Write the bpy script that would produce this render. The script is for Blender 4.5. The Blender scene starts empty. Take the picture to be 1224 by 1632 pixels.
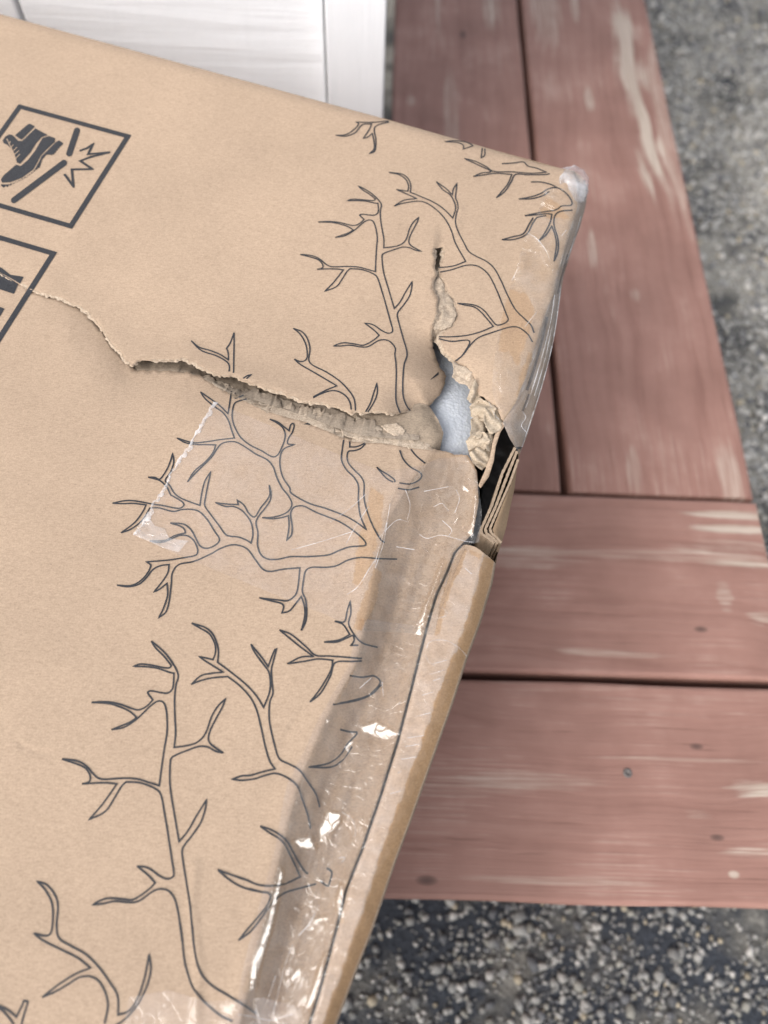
import bpy, math, random
import numpy as np
from mathutils import Matrix, Vector
from mathutils.geometry import delaunay_2d_cdt

random.seed(7)
rng = np.random.default_rng(7)

# ------------------------------------------------------------------ camera
CAM_H = 0.505                      # metres above the deck boards
F_PX = 1227.0                      # focal length in pixels of a 1224 x 1632 frame
PITCH, ROLL, YAW = 1.09843752, 0.0655744833, -0.033918985
PITCH_BOX, ROLL_BOX = 1.21080647, 0.0106999276      # the same camera seen from the tilted box lid
PHI = -0.332405593                 # direction of the lid's far edge
HB = 0.32                          # camera to lid plane

def rot(pitch, roll, yaw):
    t = math.pi / 2 - pitch
    Rx = np.array([[1, 0, 0], [0, math.cos(t), -math.sin(t)], [0, math.sin(t), math.cos(t)]])
    Rz = lambda r: np.array([[math.cos(r), -math.sin(r), 0], [math.sin(r), math.cos(r), 0], [0, 0, 1]])
    return Rz(yaw) @ Rx @ Rz(roll)

R_D = rot(PITCH, ROLL, YAW)
R_Q = rot(PITCH_BOX, ROLL_BOX, 0.0)
M_BOX = R_D @ R_Q.T                # lid frame -> world

scene = bpy.context.scene
cam_d = bpy.data.cameras.new('camera')
cam_d.sensor_fit = 'VERTICAL'
cam_d.sensor_height = 9.12
cam_d.lens = F_PX / 1632 * 9.12
cam_d.clip_start = 0.01
cam_d.clip_end = 200
cam_d.dof.use_dof = True
cam_d.dof.focus_distance = 0.352
cam_d.dof.aperture_fstop = 1.4
cam = bpy.data.objects.new('camera', cam_d)
scene.collection.objects.link(cam)
cm = Matrix([list(R_D[0]) + [0], list(R_D[1]) + [0], list(R_D[2]) + [CAM_H], [0, 0, 0, 1]])
cam.matrix_world = cm
scene.camera = cam

# ------------------------------------------------------------------ sky, sun, exposure
SUN_DIR = np.array([-0.52, -0.52, 0.68]); SUN_DIR /= np.linalg.norm(SUN_DIR)
world = bpy.data.worlds.new('World'); scene.world = world; world.use_nodes = True
wn = world.node_tree.nodes; wl = world.node_tree.links
sky = wn.new('ShaderNodeTexSky'); sky.sky_type = 'NISHITA'; sky.sun_disc = False
sky.sun_elevation = math.asin(SUN_DIR[2])
sky.sun_rotation = math.atan2(SUN_DIR[0], SUN_DIR[1])
sky.air_density = 1.0; sky.dust_density = 4.0; sky.ozone_density = 1.0
hsv = wn.new('ShaderNodeHueSaturation'); hsv.inputs['Saturation'].default_value = 0.35
wl.new(sky.outputs[0], hsv.inputs['Color'])
wl.new(hsv.outputs[0], wn['Background'].inputs['Color'])
wn['Background'].inputs['Strength'].default_value = 0.15
sun_d = bpy.data.lights.new('sun', 'SUN'); sun_d.energy = 0.55; sun_d.angle = math.radians(42)
sun_d.color = (1.0, 0.98, 0.955)
sun = bpy.data.objects.new('sun', sun_d); scene.collection.objects.link(sun)
sun.rotation_euler = Vector(SUN_DIR).to_track_quat('Z', 'Y').to_euler()
sun.location = (0, 0, 3)
vs = scene.view_settings
vs.view_transform = 'Standard'; vs.look = 'None'; vs.gamma = 1; vs.use_curve_mapping = False
vs.exposure = 0.82
scene.cycles.transparent_max_bounces = 24
scene.cycles.max_bounces = 8
scene.cycles.use_denoising = True

# ------------------------------------------------------------------ measuring helpers
def ray2(px, R):
    px = np.atleast_2d(np.asarray(px, float))
    d = np.stack([(px[:, 0] - 612) / F_PX, -(px[:, 1] - 816) / F_PX, -np.ones(len(px))], 1) @ R.T
    return d[:, :2] / -d[:, 2:3]

def lid_ab(px):                    # pixel -> lid plane, metres
    return ray2(px, R_Q) * HB

def ab_px(ab):                     # lid plane -> pixel
    v = np.concatenate([np.atleast_2d(ab) / HB, -np.ones((len(np.atleast_2d(ab)), 1))], 1) @ R_Q
    return np.stack([612 + F_PX * v[:, 0] / -v[:, 2], 816 - F_PX * v[:, 1] / -v[:, 2]], 1)

def lid(px, w=0.0):                # point w millimetres above the lid plane
    r = ray2(px, R_Q)
    h = HB - np.broadcast_to(np.asarray(w, float) / 1000, (len(r),))
    v = np.concatenate([r * h[:, None], -h[:, None]], 1)
    return v @ M_BOX.T + np.array([0, 0, CAM_H])

def deck_xy(px, z=0.0):
    return ray2(px, R_D) * (CAM_H - z)

def vnoise(x, y, seed=0):
    x = np.asarray(x, float); y = np.asarray(y, float)
    xi = np.floor(x).astype(np.int64); yi = np.floor(y).astype(np.int64)
    fx = x - xi; fy = y - yi
    fx = fx * fx * fx * (fx * (fx * 6 - 15) + 10); fy = fy * fy * fy * (fy * (fy * 6 - 15) + 10)
    def h(a, b):
        n = (a * 374761393 + b * 668265263 + seed * 974634777) & 0xffffffff
        n = ((n ^ (n >> 13)) * 1274126177) & 0xffffffff
        n = (n ^ (n >> 16)) & 0xffff
        return n / 32767.5 - 1
    return (h(xi, yi) * (1 - fx) + h(xi + 1, yi) * fx) * (1 - fy) + (h(xi, yi + 1) * (1 - fx) + h(xi + 1, yi + 1) * fx) * fy

def fbm(x, y, seed=0, o=3):
    s = 0; a = 1; t = 0
    for i in range(o):
        s = s + a * vnoise(x * 2 ** i, y * 2 ** i, seed + i * 17); t += a; a *= 0.5
    return s / t

def ridged(x, y, seed=0, o=3):
    s = 0; a = 1; t = 0
    for i in range(o):
        s = s + a * (1 - 2 * np.abs(vnoise(x * 2 ** i, y * 2 ** i, seed + i * 31))); t += a; a *= 0.5
    return s / t

def sstep(a, b, x):
    t = np.clip((x - a) / (b - a), 0, 1)
    return t * t * (3 - 2 * t)

def dpoly(P, line, closed=False):
    P = np.atleast_2d(P); L = np.asarray(line, float)
    if closed: L = np.vstack([L, L[:1]])
    best = np.full(len(P), 1e9)
    for a, b in zip(L[:-1], L[1:]):
        ab = b - a; q = max(ab @ ab, 1e-12)
        t = np.clip(((P - a) @ ab) / q, 0, 1)
        best = np.minimum(best, np.hypot(*(P - a - t[:, None] * ab).T))
    return best

def inside(P, poly):
    P = np.atleast_2d(P); poly = np.asarray(poly, float)
    c = np.zeros(len(P), bool); j = len(poly) - 1
    for i in range(len(poly)):
        xi, yi = poly[i]; xj, yj = poly[j]
        if yi != yj:
            c ^= ((yi > P[:, 1]) != (yj > P[:, 1])) & (P[:, 0] < (xj - xi) * (P[:, 1] - yi) / (yj - yi) + xi)
        j = i
    return c

def resample(line, step, closed=False):
    L = [np.asarray(p, float) for p in line]
    if closed: L.append(L[0])
    out = []
    for a, b in zip(L[:-1], L[1:]):
        n = max(1, int(math.ceil(np.linalg.norm(b - a) / step)))
        for k in range(n): out.append(a + (b - a) * k / n)
    if not closed: out.append(L[-1])
    return np.array(out)

def ragged(line, amp, step=2.0, seed=0):           # a torn edge: fractal jitter, ends kept
    P = resample(line, step)
    s = np.concatenate([[0], np.cumsum(np.hypot(*np.diff(P, axis=0).T))])
    d = np.gradient(P, axis=0); n = np.stack([-d[:, 1], d[:, 0]], 1)
    n /= np.maximum(np.hypot(*n.T), 1e-9)[:, None]
    j = vnoise(s / 9, s * 0 + .3, seed) * .6 + vnoise(s / 3.6, s * 0 + .7, seed + 5) * .5 + vnoise(s / 21, s * 0, seed + 9) * .5
    env = np.minimum(1, np.minimum(s, s[-1] - s) / 8)
    return P + n * (j * amp * env)[:, None]

col = scene.collection
def mesh_obj(name, verts, faces, mats, parent=None, smooth=True, mi=None):
    me = bpy.data.meshes.new(name)
    me.from_pydata([tuple(map(float, v)) for v in verts], [], [tuple(int(i) for i in f) for f in faces])
    for m in (mats if isinstance(mats, (list, tuple)) else [mats]): me.materials.append(m)
    if mi is not None: me.polygons.foreach_set('material_index', np.asarray(mi, np.int32))
    me.polygons.foreach_set('use_smooth', np.full(len(me.polygons), smooth))
    me.update()
    o = bpy.data.objects.new(name, me); col.objects.link(o)
    if parent is not None:
        o.parent = parent
        top = parent
        while top.parent: top = top.parent
        if parent.type == 'EMPTY': o.matrix_parent_inverse = Matrix.Translation(-parent.location)
    return o

def empty(name, loc, label, cat, group=None):
    o = bpy.data.objects.new(name, None); col.objects.link(o); o.location = loc
    o.empty_display_size = 0.05
    o['label'] = label; o['category'] = cat
    if group: o['group'] = group
    return o

def tri_fill(poly, step, far_step=None, hexjit=0.25, clear=0.55, extra=None):
    """triangulate a pixel polygon with a dense interior grid"""
    poly = np.asarray(poly, float)
    x0, y0 = poly.min(0); x1, y1 = poly.max(0)
    pts = []
    def grid(a0, b0, a1, b1, st):
        xs, ys = np.meshgrid(np.arange(a0, a1, st), np.arange(b0, b1, st * .87))
        xs = xs + (np.arange(xs.shape[0])[:, None] % 2) * st / 2
        g = np.stack([xs.ravel(), ys.ravel()], 1)
        return g + rng.uniform(-hexjit, hexjit, g.shape) * st
    if far_step:
        g = grid(x0, y0, x1, y1, far_step)
        g = g[(g[:, 0] < -20) | (g[:, 1] > 1670) | (g[:, 1] < -20)]
        g2 = grid(max(x0, -20), max(y0, -20), min(x1, 1240), min(y1, 1670), step)
        g = np.vstack([g, g2])
    else:
        g = grid(x0, y0, x1, y1, step)
    if extra is not None:
        g = g[dpoly(g, extra) > .6 * step]; g = np.vstack([g, resample(extra, step * .8)])
    g = g[inside(g, poly)]
    g = g[dpoly(g, poly, True) > clear * step]
    allp = np.vstack([poly, g])
    n = len(poly)
    vs_, es_, fs_, *_ = delaunay_2d_cdt([Vector(p) for p in allp], [(i, (i + 1) % n) for i in range(n)], [], 1, 1e-5)
    V = np.array([tuple(v) for v in vs_]); Fc = np.array([f[:] for f in fs_ if len(f) == 3], int)
    # counter-clockwise in a y-down frame -> flip so normals look up
    a = V[Fc[:, 0]]; b = V[Fc[:, 1]]; c = V[Fc[:, 2]]
    cr = (b[:, 0] - a[:, 0]) * (c[:, 1] - a[:, 1]) - (b[:, 1] - a[:, 1]) * (c[:, 0] - a[:, 0])
    Fc[cr > 0] = Fc[cr > 0][:, ::-1]
    return V, Fc

def sheet(name, poly, step, wfun, mats, parent, far_step=None, skirt=None, smooth=True, wet=None, extra=None):
    """a sheet of card or film: px polygon, height function in mm, optional torn thickness"""
    V, Fc = tri_fill(poly, step, far_step, extra=extra)
    w = wfun(V)
    P = lid(V, w)
    faces = [tuple(f) for f in Fc]; mi = [0] * len(faces)
    if wet is not None: mi = list(wet(V[Fc].mean(1)).astype(int))
    if skirt:
        cnt = {}
        for f in Fc:
            for a, b in ((f[0], f[1]), (f[1], f[2]), (f[2], f[0])):
                k = (min(a, b), max(a, b)); cnt[k] = None if k in cnt else (a, b)
        ed = [e for e in cnt.values() if e]
        ids = sorted({i for e in ed for i in e}); loc = {i: len(P) + k for k, i in enumerate(ids)}
        low = lid(V[ids], w[ids] - skirt)
        P = np.vstack([P, low])
        for a, b in ed:
            faces.append((b, a, loc[a], loc[b])); mi.append(1 if len(mats) > 1 else 0)
    return mesh_obj(name, P, faces, mats, parent, smooth, mi)

# ------------------------------------------------------------------ material helpers
def new_mat(name):
    m = bpy.data.materials.new(name); m.use_nodes = True
    nt = m.node_tree; b = nt.nodes['Principled BSDF']
    return m, nt.nodes, nt.links, b

def N(ns, kind, **kw):
    n = ns.new(kind)
    for k, v in kw.items():
        if k in n.inputs: n.inputs[k].default_value = v
        else: setattr(n, k, v)
    return n

def ramp(ns, stops):
    r = ns.new('ShaderNodeValToRGB')
    while len(r.color_ramp.elements) < len(stops): r.color_ramp.elements.new(0.5)
    for e, (p, c) in zip(r.color_ramp.elements, stops):
        e.position = p; e.color = c if len(c) == 4 else (*c, 1)
    return r

def coord(ns, ls, scale=(1, 1, 1), rotz=0.0):
    tc = ns.new('ShaderNodeTexCoord'); mp = ns.new('ShaderNodeMapping')
    mp.inputs['Scale'].default_value = scale; mp.inputs['Rotation'].default_value = (0, 0, rotz)
    ls.new(tc.outputs['Object'], mp.inputs['Vector'])
    return mp

def mixc(ns, ls, fac, a, b, mode='MIX'):
    m = ns.new('ShaderNodeMix'); m.data_type = 'RGBA'; m.blend_type = mode
    for sock, v in ((m.inputs[0], fac), (m.inputs[6], a), (m.inputs[7], b)):
        if hasattr(v, 'default_value') or hasattr(v, 'is_linked'): ls.new(v, sock)
        else: sock.default_value = v if not isinstance(v, tuple) or len(v) == 4 else (*v, 1)
    return m.outputs[2]

def mathn(ns, ls, op, a, b=0.0, clamp=False):
    m = ns.new('ShaderNodeMath'); m.operation = op; m.use_clamp = clamp
    for s, v in ((m.inputs[0], a), (m.inputs[1], b)):
        if hasattr(v, 'is_linked'): ls.new(v, s)
        else: s.default_value = v
    return m.outputs[0]

def kraft(name, base, vary=0.10, rough=0.85, grain=0.35, specks=True):
    m, ns, ls, b = new_mat(name)
    c1 = coord(ns, ls, (1, 1, 1), PHI)
    big = N(ns, 'ShaderNodeTexNoise', Scale=16.0, Detail=6.0, Roughness=.6); ls.new(c1.outputs[0], big.inputs['Vector'])
    fine = N(ns, 'ShaderNodeTexNoise', Scale=1500.0, Detail=2.0, Roughness=0.7); ls.new(c1.outputs[0], fine.inputs['Vector'])
    c2 = coord(ns, ls, (420, 1500, 800), PHI + .5)
    fib = N(ns, 'ShaderNodeTexNoise', Scale=1.0, Detail=3.0, Roughness=0.65); ls.new(c2.outputs[0], fib.inputs['Vector'])
    lo = tuple(x * (1 - vary) for x in base); hi = tuple(x * (1 + vary) for x in base)
    r1 = ramp(ns, [(0.3, lo), (0.7, hi)]); ls.new(big.outputs['Fac'], r1.inputs['Fac'])
    sp = ramp(ns, [(0.30, (.62, .60, .58)), (0.5, (1, 1, 1)), (0.72, (1.28, 1.29, 1.30))]); ls.new(fine.outputs['Fac'], sp.inputs['Fac'])
    colr = mixc(ns, ls, grain, r1.outputs[0], sp.outputs[0], 'MULTIPLY')
    fr = ramp(ns, [(0.34, (.72, .70, .68)), (0.52, (1, 1, 1)), (0.7, (1.15, 1.15, 1.15))]); ls.new(fib.outputs['Fac'], fr.inputs['Fac'])
    colr = mixc(ns, ls, grain, colr, fr.outputs[0], 'MULTIPLY')
    if specks:
        vo = N(ns, 'ShaderNodeTexVoronoi', Scale=260.0); ls.new(c1.outputs[0], vo.inputs['Vector'])
        dk = ramp(ns, [(0.04, (1, 1, 1)), (0.075, (0, 0, 0))]); ls.new(vo.outputs['Distance'], dk.inputs['Fac'])
        wh = N(ns, 'ShaderNodeSeparateColor'); ls.new(vo.outputs['Color'], wh.inputs[0])
        sel = mathn(ns, ls, 'GREATER_THAN', wh.outputs[0], 0.80)
        f = mathn(ns, ls, 'MULTIPLY', mathn(ns, ls, 'MULTIPLY', dk.outputs[0], sel), 0.7)
        colr = mixc(ns, ls, f, colr, tuple(x * .35 for x in base))
    ls.new(colr, b.inputs['Base Color'])
    b.inputs['Roughness'].default_value = rough
    b.inputs['Specular IOR Level'].default_value = 0.25
    bp = N(ns, 'ShaderNodeBump', Strength=0.22, Distance=0.0004)
    hsum = mathn(ns, ls, 'ADD', fine.outputs['Fac'], fib.outputs['Fac'])
    ls.new(hsum, bp.inputs['Height']); ls.new(bp.outputs[0], b.inputs['Normal'])
    return m

M_CARD = kraft('kraft_card', (0.388, 0.288, 0.207), vary=.07, grain=.44)
M_CARD_IN = kraft('kraft_inner_card', (0.30, 0.225, 0.16), grain=.5)
M_CORE = kraft('corrugated_medium', (0.262, 0.208, 0.155), vary=.2, grain=.6, specks=False)
M_TORN = kraft('torn_fibres', (0.405, 0.328, 0.252), vary=.2, grain=.8, specks=False)

M_CARD_TAPED = kraft('kraft_under_tape', (0.345, 0.235, 0.145))
def ink():
    m, ns, ls, b = new_mat('printing_ink')
    c = coord(ns, ls)
    n = N(ns, 'ShaderNodeTexNoise', Scale=1800.0, Detail=2.0); ls.new(c.outputs[0], n.inputs['Vector'])
    r = ramp(ns, [(0.3, (.016, .017, .021)), (0.75, (.042, .043, .048))]); ls.new(n.outputs['Fac'], r.inputs['Fac'])
    ls.new(r.outputs[0], b.inputs['Base Color'])
    b.inputs['Roughness'].default_value = 0.6; b.inputs['Specular IOR Level'].default_value = 0.3
    return m
M_INK = ink()

def tape_mat(name, tint=(0.97, 0.955, 0.93), haze=0.05, wet=0.0, rough=0.07, gloss=1.0, bump=0.35, wetcol=(.80, .66, .50), hazecol=(.85, .84, .84)):
    m = bpy.data.materials.new(name); m.use_nodes = True
    nt = m.node_tree; ns = nt.nodes; ls = nt.links; ns.clear()
    out = ns.new('ShaderNodeOutputMaterial')
    c = coord(ns, ls)
    pat = N(ns, 'ShaderNodeTexNoise', Scale=55.0, Detail=3.0, Roughness=.6, Distortion=.6); ls.new(c.outputs[0], pat.inputs['Vector'])
    pr = ramp(ns, [(0.46, (0, 0, 0)), (0.53, (1, 1, 1))]); ls.new(pat.outputs['Fac'], pr.inputs['Fac'])
    wetf = mathn(ns, ls, 'MULTIPLY', pr.outputs[0], wet)
    tcol = mixc(ns, ls, wetf, tint, wetcol)
    tr = ns.new('ShaderNodeBsdfTransparent'); ls.new(tcol, tr.inputs['Color'])
    df = ns.new('ShaderNodeBsdfDiffuse'); df.inputs['Color'].default_value = (*hazecol, 1)
    hz = N(ns, 'ShaderNodeTexNoise', Scale=130.0, Detail=4.0); ls.new(c.outputs[0], hz.inputs['Vector'])
    hr = ramp(ns, [(0.35, (.45, .45, .45)), (0.7, (1.6, 1.6, 1.6))]); ls.new(hz.outputs['Fac'], hr.inputs['Fac'])
    hf = mathn(ns, ls, 'MULTIPLY', hr.outputs[0], haze)
    hf = mathn(ns, ls, 'MULTIPLY', hf, mathn(ns, ls, 'SUBTRACT', 1.0, mathn(ns, ls, 'MULTIPLY', wetf, .6)))
    mx = ns.new('ShaderNodeMixShader'); ls.new(hf, mx.inputs[0]); ls.new(tr.outputs[0], mx.inputs[1]); ls.new(df.outputs[0], mx.inputs[2])
    gl = ns.new('ShaderNodeBsdfGlossy'); gl.inputs['Roughness'].default_value = rough
    # fine creases
    vo = N(ns, 'ShaderNodeTexVoronoi', Scale=95.0, feature='DISTANCE_TO_EDGE')
    wob = N(ns, 'ShaderNodeTexNoise', Scale=30.0, Detail=3.0); ls.new(c.outputs[0], wob.inputs['Vector'])
    wv = mixc(ns, ls, .06, c.outputs[0], wob.outputs['Color'], 'ADD')
    ls.new(wv, vo.inputs['Vector'])
    cr = ramp(ns, [(0.0, (0, 0, 0)), (0.05, (1, 1, 1))]); ls.new(vo.outputs['Distance'], cr.inputs['Fac'])
    n2 = N(ns, 'ShaderNodeTexNoise', Scale=90.0, Detail=4.0); ls.new(c.outputs[0], n2.inputs['Vector'])
    hgt = mathn(ns, ls, 'ADD', mathn(ns, ls, 'MULTIPLY', cr.outputs[0], .35), n2.outputs['Fac'])
    bp = N(ns, 'ShaderNodeBump', Strength=bump, Distance=0.0012); ls.new(hgt, bp.inputs['Height'])
    ls.new(bp.outputs[0], gl.inputs['Normal'])
    lw = N(ns, 'ShaderNodeLayerWeight', Blend=.25)
    ff = mathn(ns, ls, 'ADD', mathn(ns, ls, 'MULTIPLY', mathn(ns, ls, 'POWER', lw.outputs['Facing'], 4.0), .5 * gloss), .045 * gloss, True)
    mx2 = ns.new('ShaderNodeMixShader'); ls.new(ff, mx2.inputs[0]); ls.new(mx.outputs[0], mx2.inputs[1]); ls.new(gl.outputs[0], mx2.inputs[2])
    ls.new(mx2.outputs[0], out.inputs['Surface'])
    return m
M_TAPE = tape_mat('clear_tape', tint=(1.0, .99, .985), haze=0.045, wet=0.0, hazecol=(.95, .90, .88), bump=.22)
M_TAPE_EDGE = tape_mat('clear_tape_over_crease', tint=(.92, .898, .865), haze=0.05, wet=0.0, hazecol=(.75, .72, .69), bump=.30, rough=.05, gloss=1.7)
M_TAPE_CORNER = tape_mat('crumpled_clear_tape', haze=0.06, wet=.2, bump=.35, wetcol=(.97, .92, .85))
M_TAPE_WET = tape_mat('adhered_tape', tint=(.98, .932, .865), haze=0.01, bump=.15)
M_TAPE_FOLD = tape_mat('adhered_tape_on_fold', tint=(.97, .89, .775), haze=0.0, bump=.15)
M_TAPE_SIDE = tape_mat('folded_tape_layers', tint=(.93, .93, .935), haze=0.17, bump=.6, hazecol=(.62, .61, .60), rough=.12)
M_TAPE_BALL = tape_mat('bunched_white_tape', tint=(.9, .9, .92), haze=0.24, bump=.4, hazecol=(.88, .88, .90), rough=.10)

# ------------------------------------------------------------------ ground
GZ = -0.19
def ground_mat():
    m, ns, ls, b = new_mat('worn_asphalt')
    c = coord(ns, ls)
    big = N(ns, 'ShaderNodeTexNoise', Scale=11.0, Detail=6.0, Roughness=.62); ls.new(c.outputs[0], big.inputs['Vector'])
    sx = ns.new('ShaderNodeSeparateXYZ'); ls.new(c.outputs[0], sx.inputs[0])
    far = mathn(ns, ls, 'MULTIPLY', mathn(ns, ls, 'SUBTRACT', sx.outputs[1], 0.0), .5)
    far = mathn(ns, ls, 'MINIMUM', mathn(ns, ls, 'MAXIMUM', far, 0.0), .15)
    f = mathn(ns, ls, 'ADD', big.outputs['Fac'], far)
    r = ramp(ns, [(0.50, (.030, .035, .046)), (0.60, (.120, .115, .106)), (0.72, (.33, .312, .280))]); ls.new(f, r.inputs['Fac'])
    fine = N(ns, 'ShaderNodeTexNoise', Scale=210.0, Detail=4.0, Roughness=.7); ls.new(c.outputs[0], fine.inputs['Vector'])
    fr = ramp(ns, [(0.3, (.5, .5, .5)), (0.7, (1.6, 1.58, 1.52))]); ls.new(fine.outputs['Fac'], fr.inputs['Fac'])
    ls.new(mixc(ns, ls, 1.0, r.outputs[0], fr.outputs[0], 'MULTIPLY'), b.inputs['Base Color'])
    b.inputs['Roughness'].default_value = 0.8
    bp = N(ns, 'ShaderNodeBump', Strength=.8, Distance=0.004); ls.new(fine.outputs['Fac'], bp.inputs['Height']); ls.new(bp.outputs[0], b.inputs['Normal'])
    return m
g = mesh_obj('ground', [(-60, -60, GZ), (60, -60, GZ), (60, 60, GZ), (-60, 60, GZ)], [(0, 1, 2, 3)], ground_mat())
g['kind'] = 'structure'; g['label'] = 'dark worn asphalt ground with sandy patches'

def pebble_mat():
    m, ns, ls, b = new_mat('pebbles')
    at = N(ns, 'ShaderNodeVertexColor', layer_name='tone')
    c = coord(ns, ls); n = N(ns, 'ShaderNodeTexNoise', Scale=500.0, Detail=3.0); ls.new(c.outputs[0], n.inputs['Vector'])
    r = ramp(ns, [(0.3, (.7, .7, .7)), (0.7, (1.25, 1.25, 1.25))]); ls.new(n.outputs['Fac'], r.inputs['Fac'])
    ls.new(mixc(ns, ls, 1.0, at.outputs['Color'], r.outputs[0], 'MULTIPLY'), b.inputs['Base Color'])
    b.inputs['Roughness'].default_value = 0.7
    return m

def gravel():
    t = (1 + 5 ** .5) / 2
    ico = np.array([(-1, t, 0), (1, t, 0), (-1, -t, 0), (1, -t, 0), (0, -1, t), (0, 1, t), (0, -1, -t), (0, 1, -t), (t, 0, -1), (t, 0, 1), (-t, 0, -1), (-t, 0, 1)])
    ico /= np.linalg.norm(ico[0])
    fc = np.array([(0, 11, 5), (0, 5, 1), (0, 1, 7), (0, 7, 10), (0, 10, 11), (1, 5, 9), (5, 11, 4), (11, 10, 2), (10, 7, 6), (7, 1, 8), (3, 9, 4), (3, 4, 2), (3, 2, 6), (3, 6, 8), (3, 8, 9), (4, 9, 5), (2, 4, 11), (6, 2, 10), (8, 6, 7), (9, 8, 1)])
    nn, nf = 22000, 52000
    xy = np.vstack([np.stack([rng.uniform(-.14, .58, nn), rng.uniform(-.26, .05, nn)], 1), np.stack([rng.uniform(.25, .70, nf), rng.uniform(.05, 1.35, nf)], 1)])
    dens = fbm(xy[:, 0] * 17, xy[:, 1] * 17, 3) * 1.2 + .36 + np.clip((xy[:, 1] + .02) * 1.6, 0, .45)
    keep = rng.uniform(0, 1, nn + nf) < dens
    xy = xy[keep]; n = len(xy)
    r = np.clip(rng.lognormal(math.log(.0015), .48, n), .0007, .0050)
    V = ico[None] * (1 + rng.uniform(-.22, .22, (n, 12, 1))) * r[:, None, None] * np.stack([rng.uniform(.8, 1.5, n), rng.uniform(.7, 1.1, n), rng.uniform(.5, .85, n)], 1)[:, None]
    a = rng.uniform(0, 6.28, n); ca, sa = np.cos(a), np.sin(a)
    x = V[..., 0] * ca[:, None] - V[..., 1] * sa[:, None]; y = V[..., 0] * sa[:, None] + V[..., 1] * ca[:, None]
    V = np.stack([x + xy[:, :1], y + xy[:, 1:], V[..., 2] + GZ + (r * .35)[:, None]], 2).reshape(-1, 3)
    F = (fc[None] + (np.arange(n) * 12)[:, None, None]).reshape(-1, 3)
    o = mesh_obj('gravel', V, F, pebble_mat())
    ca_ = o.data.color_attributes.new('tone', 'FLOAT_COLOR', 'POINT')
    base = np.array([[.30, .29, .27], [.20, .195, .185], [.42, .40, .37], [.10, .10, .105], [.34, .29, .21], [.25, .24, .21]])
    pick = base[rng.choice(6, n, p=[.28, .25, .15, .17, .05, .10])] * rng.uniform(.75, 1.25, (n, 1)) * np.interp(xy[:, 1], [-.05, .35], [.95, 1.55])[:, None]
    cc = np.concatenate([np.repeat(pick, 12, 0), np.ones((n * 12, 1))], 1)
    ca_.data.foreach_set('color', cc.ravel().astype(np.float32))
    o['kind'] = 'stuff'; o['label'] = 'loose pale grey gravel scattered over the asphalt'; o['category'] = 'gravel'
gravel()

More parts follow.
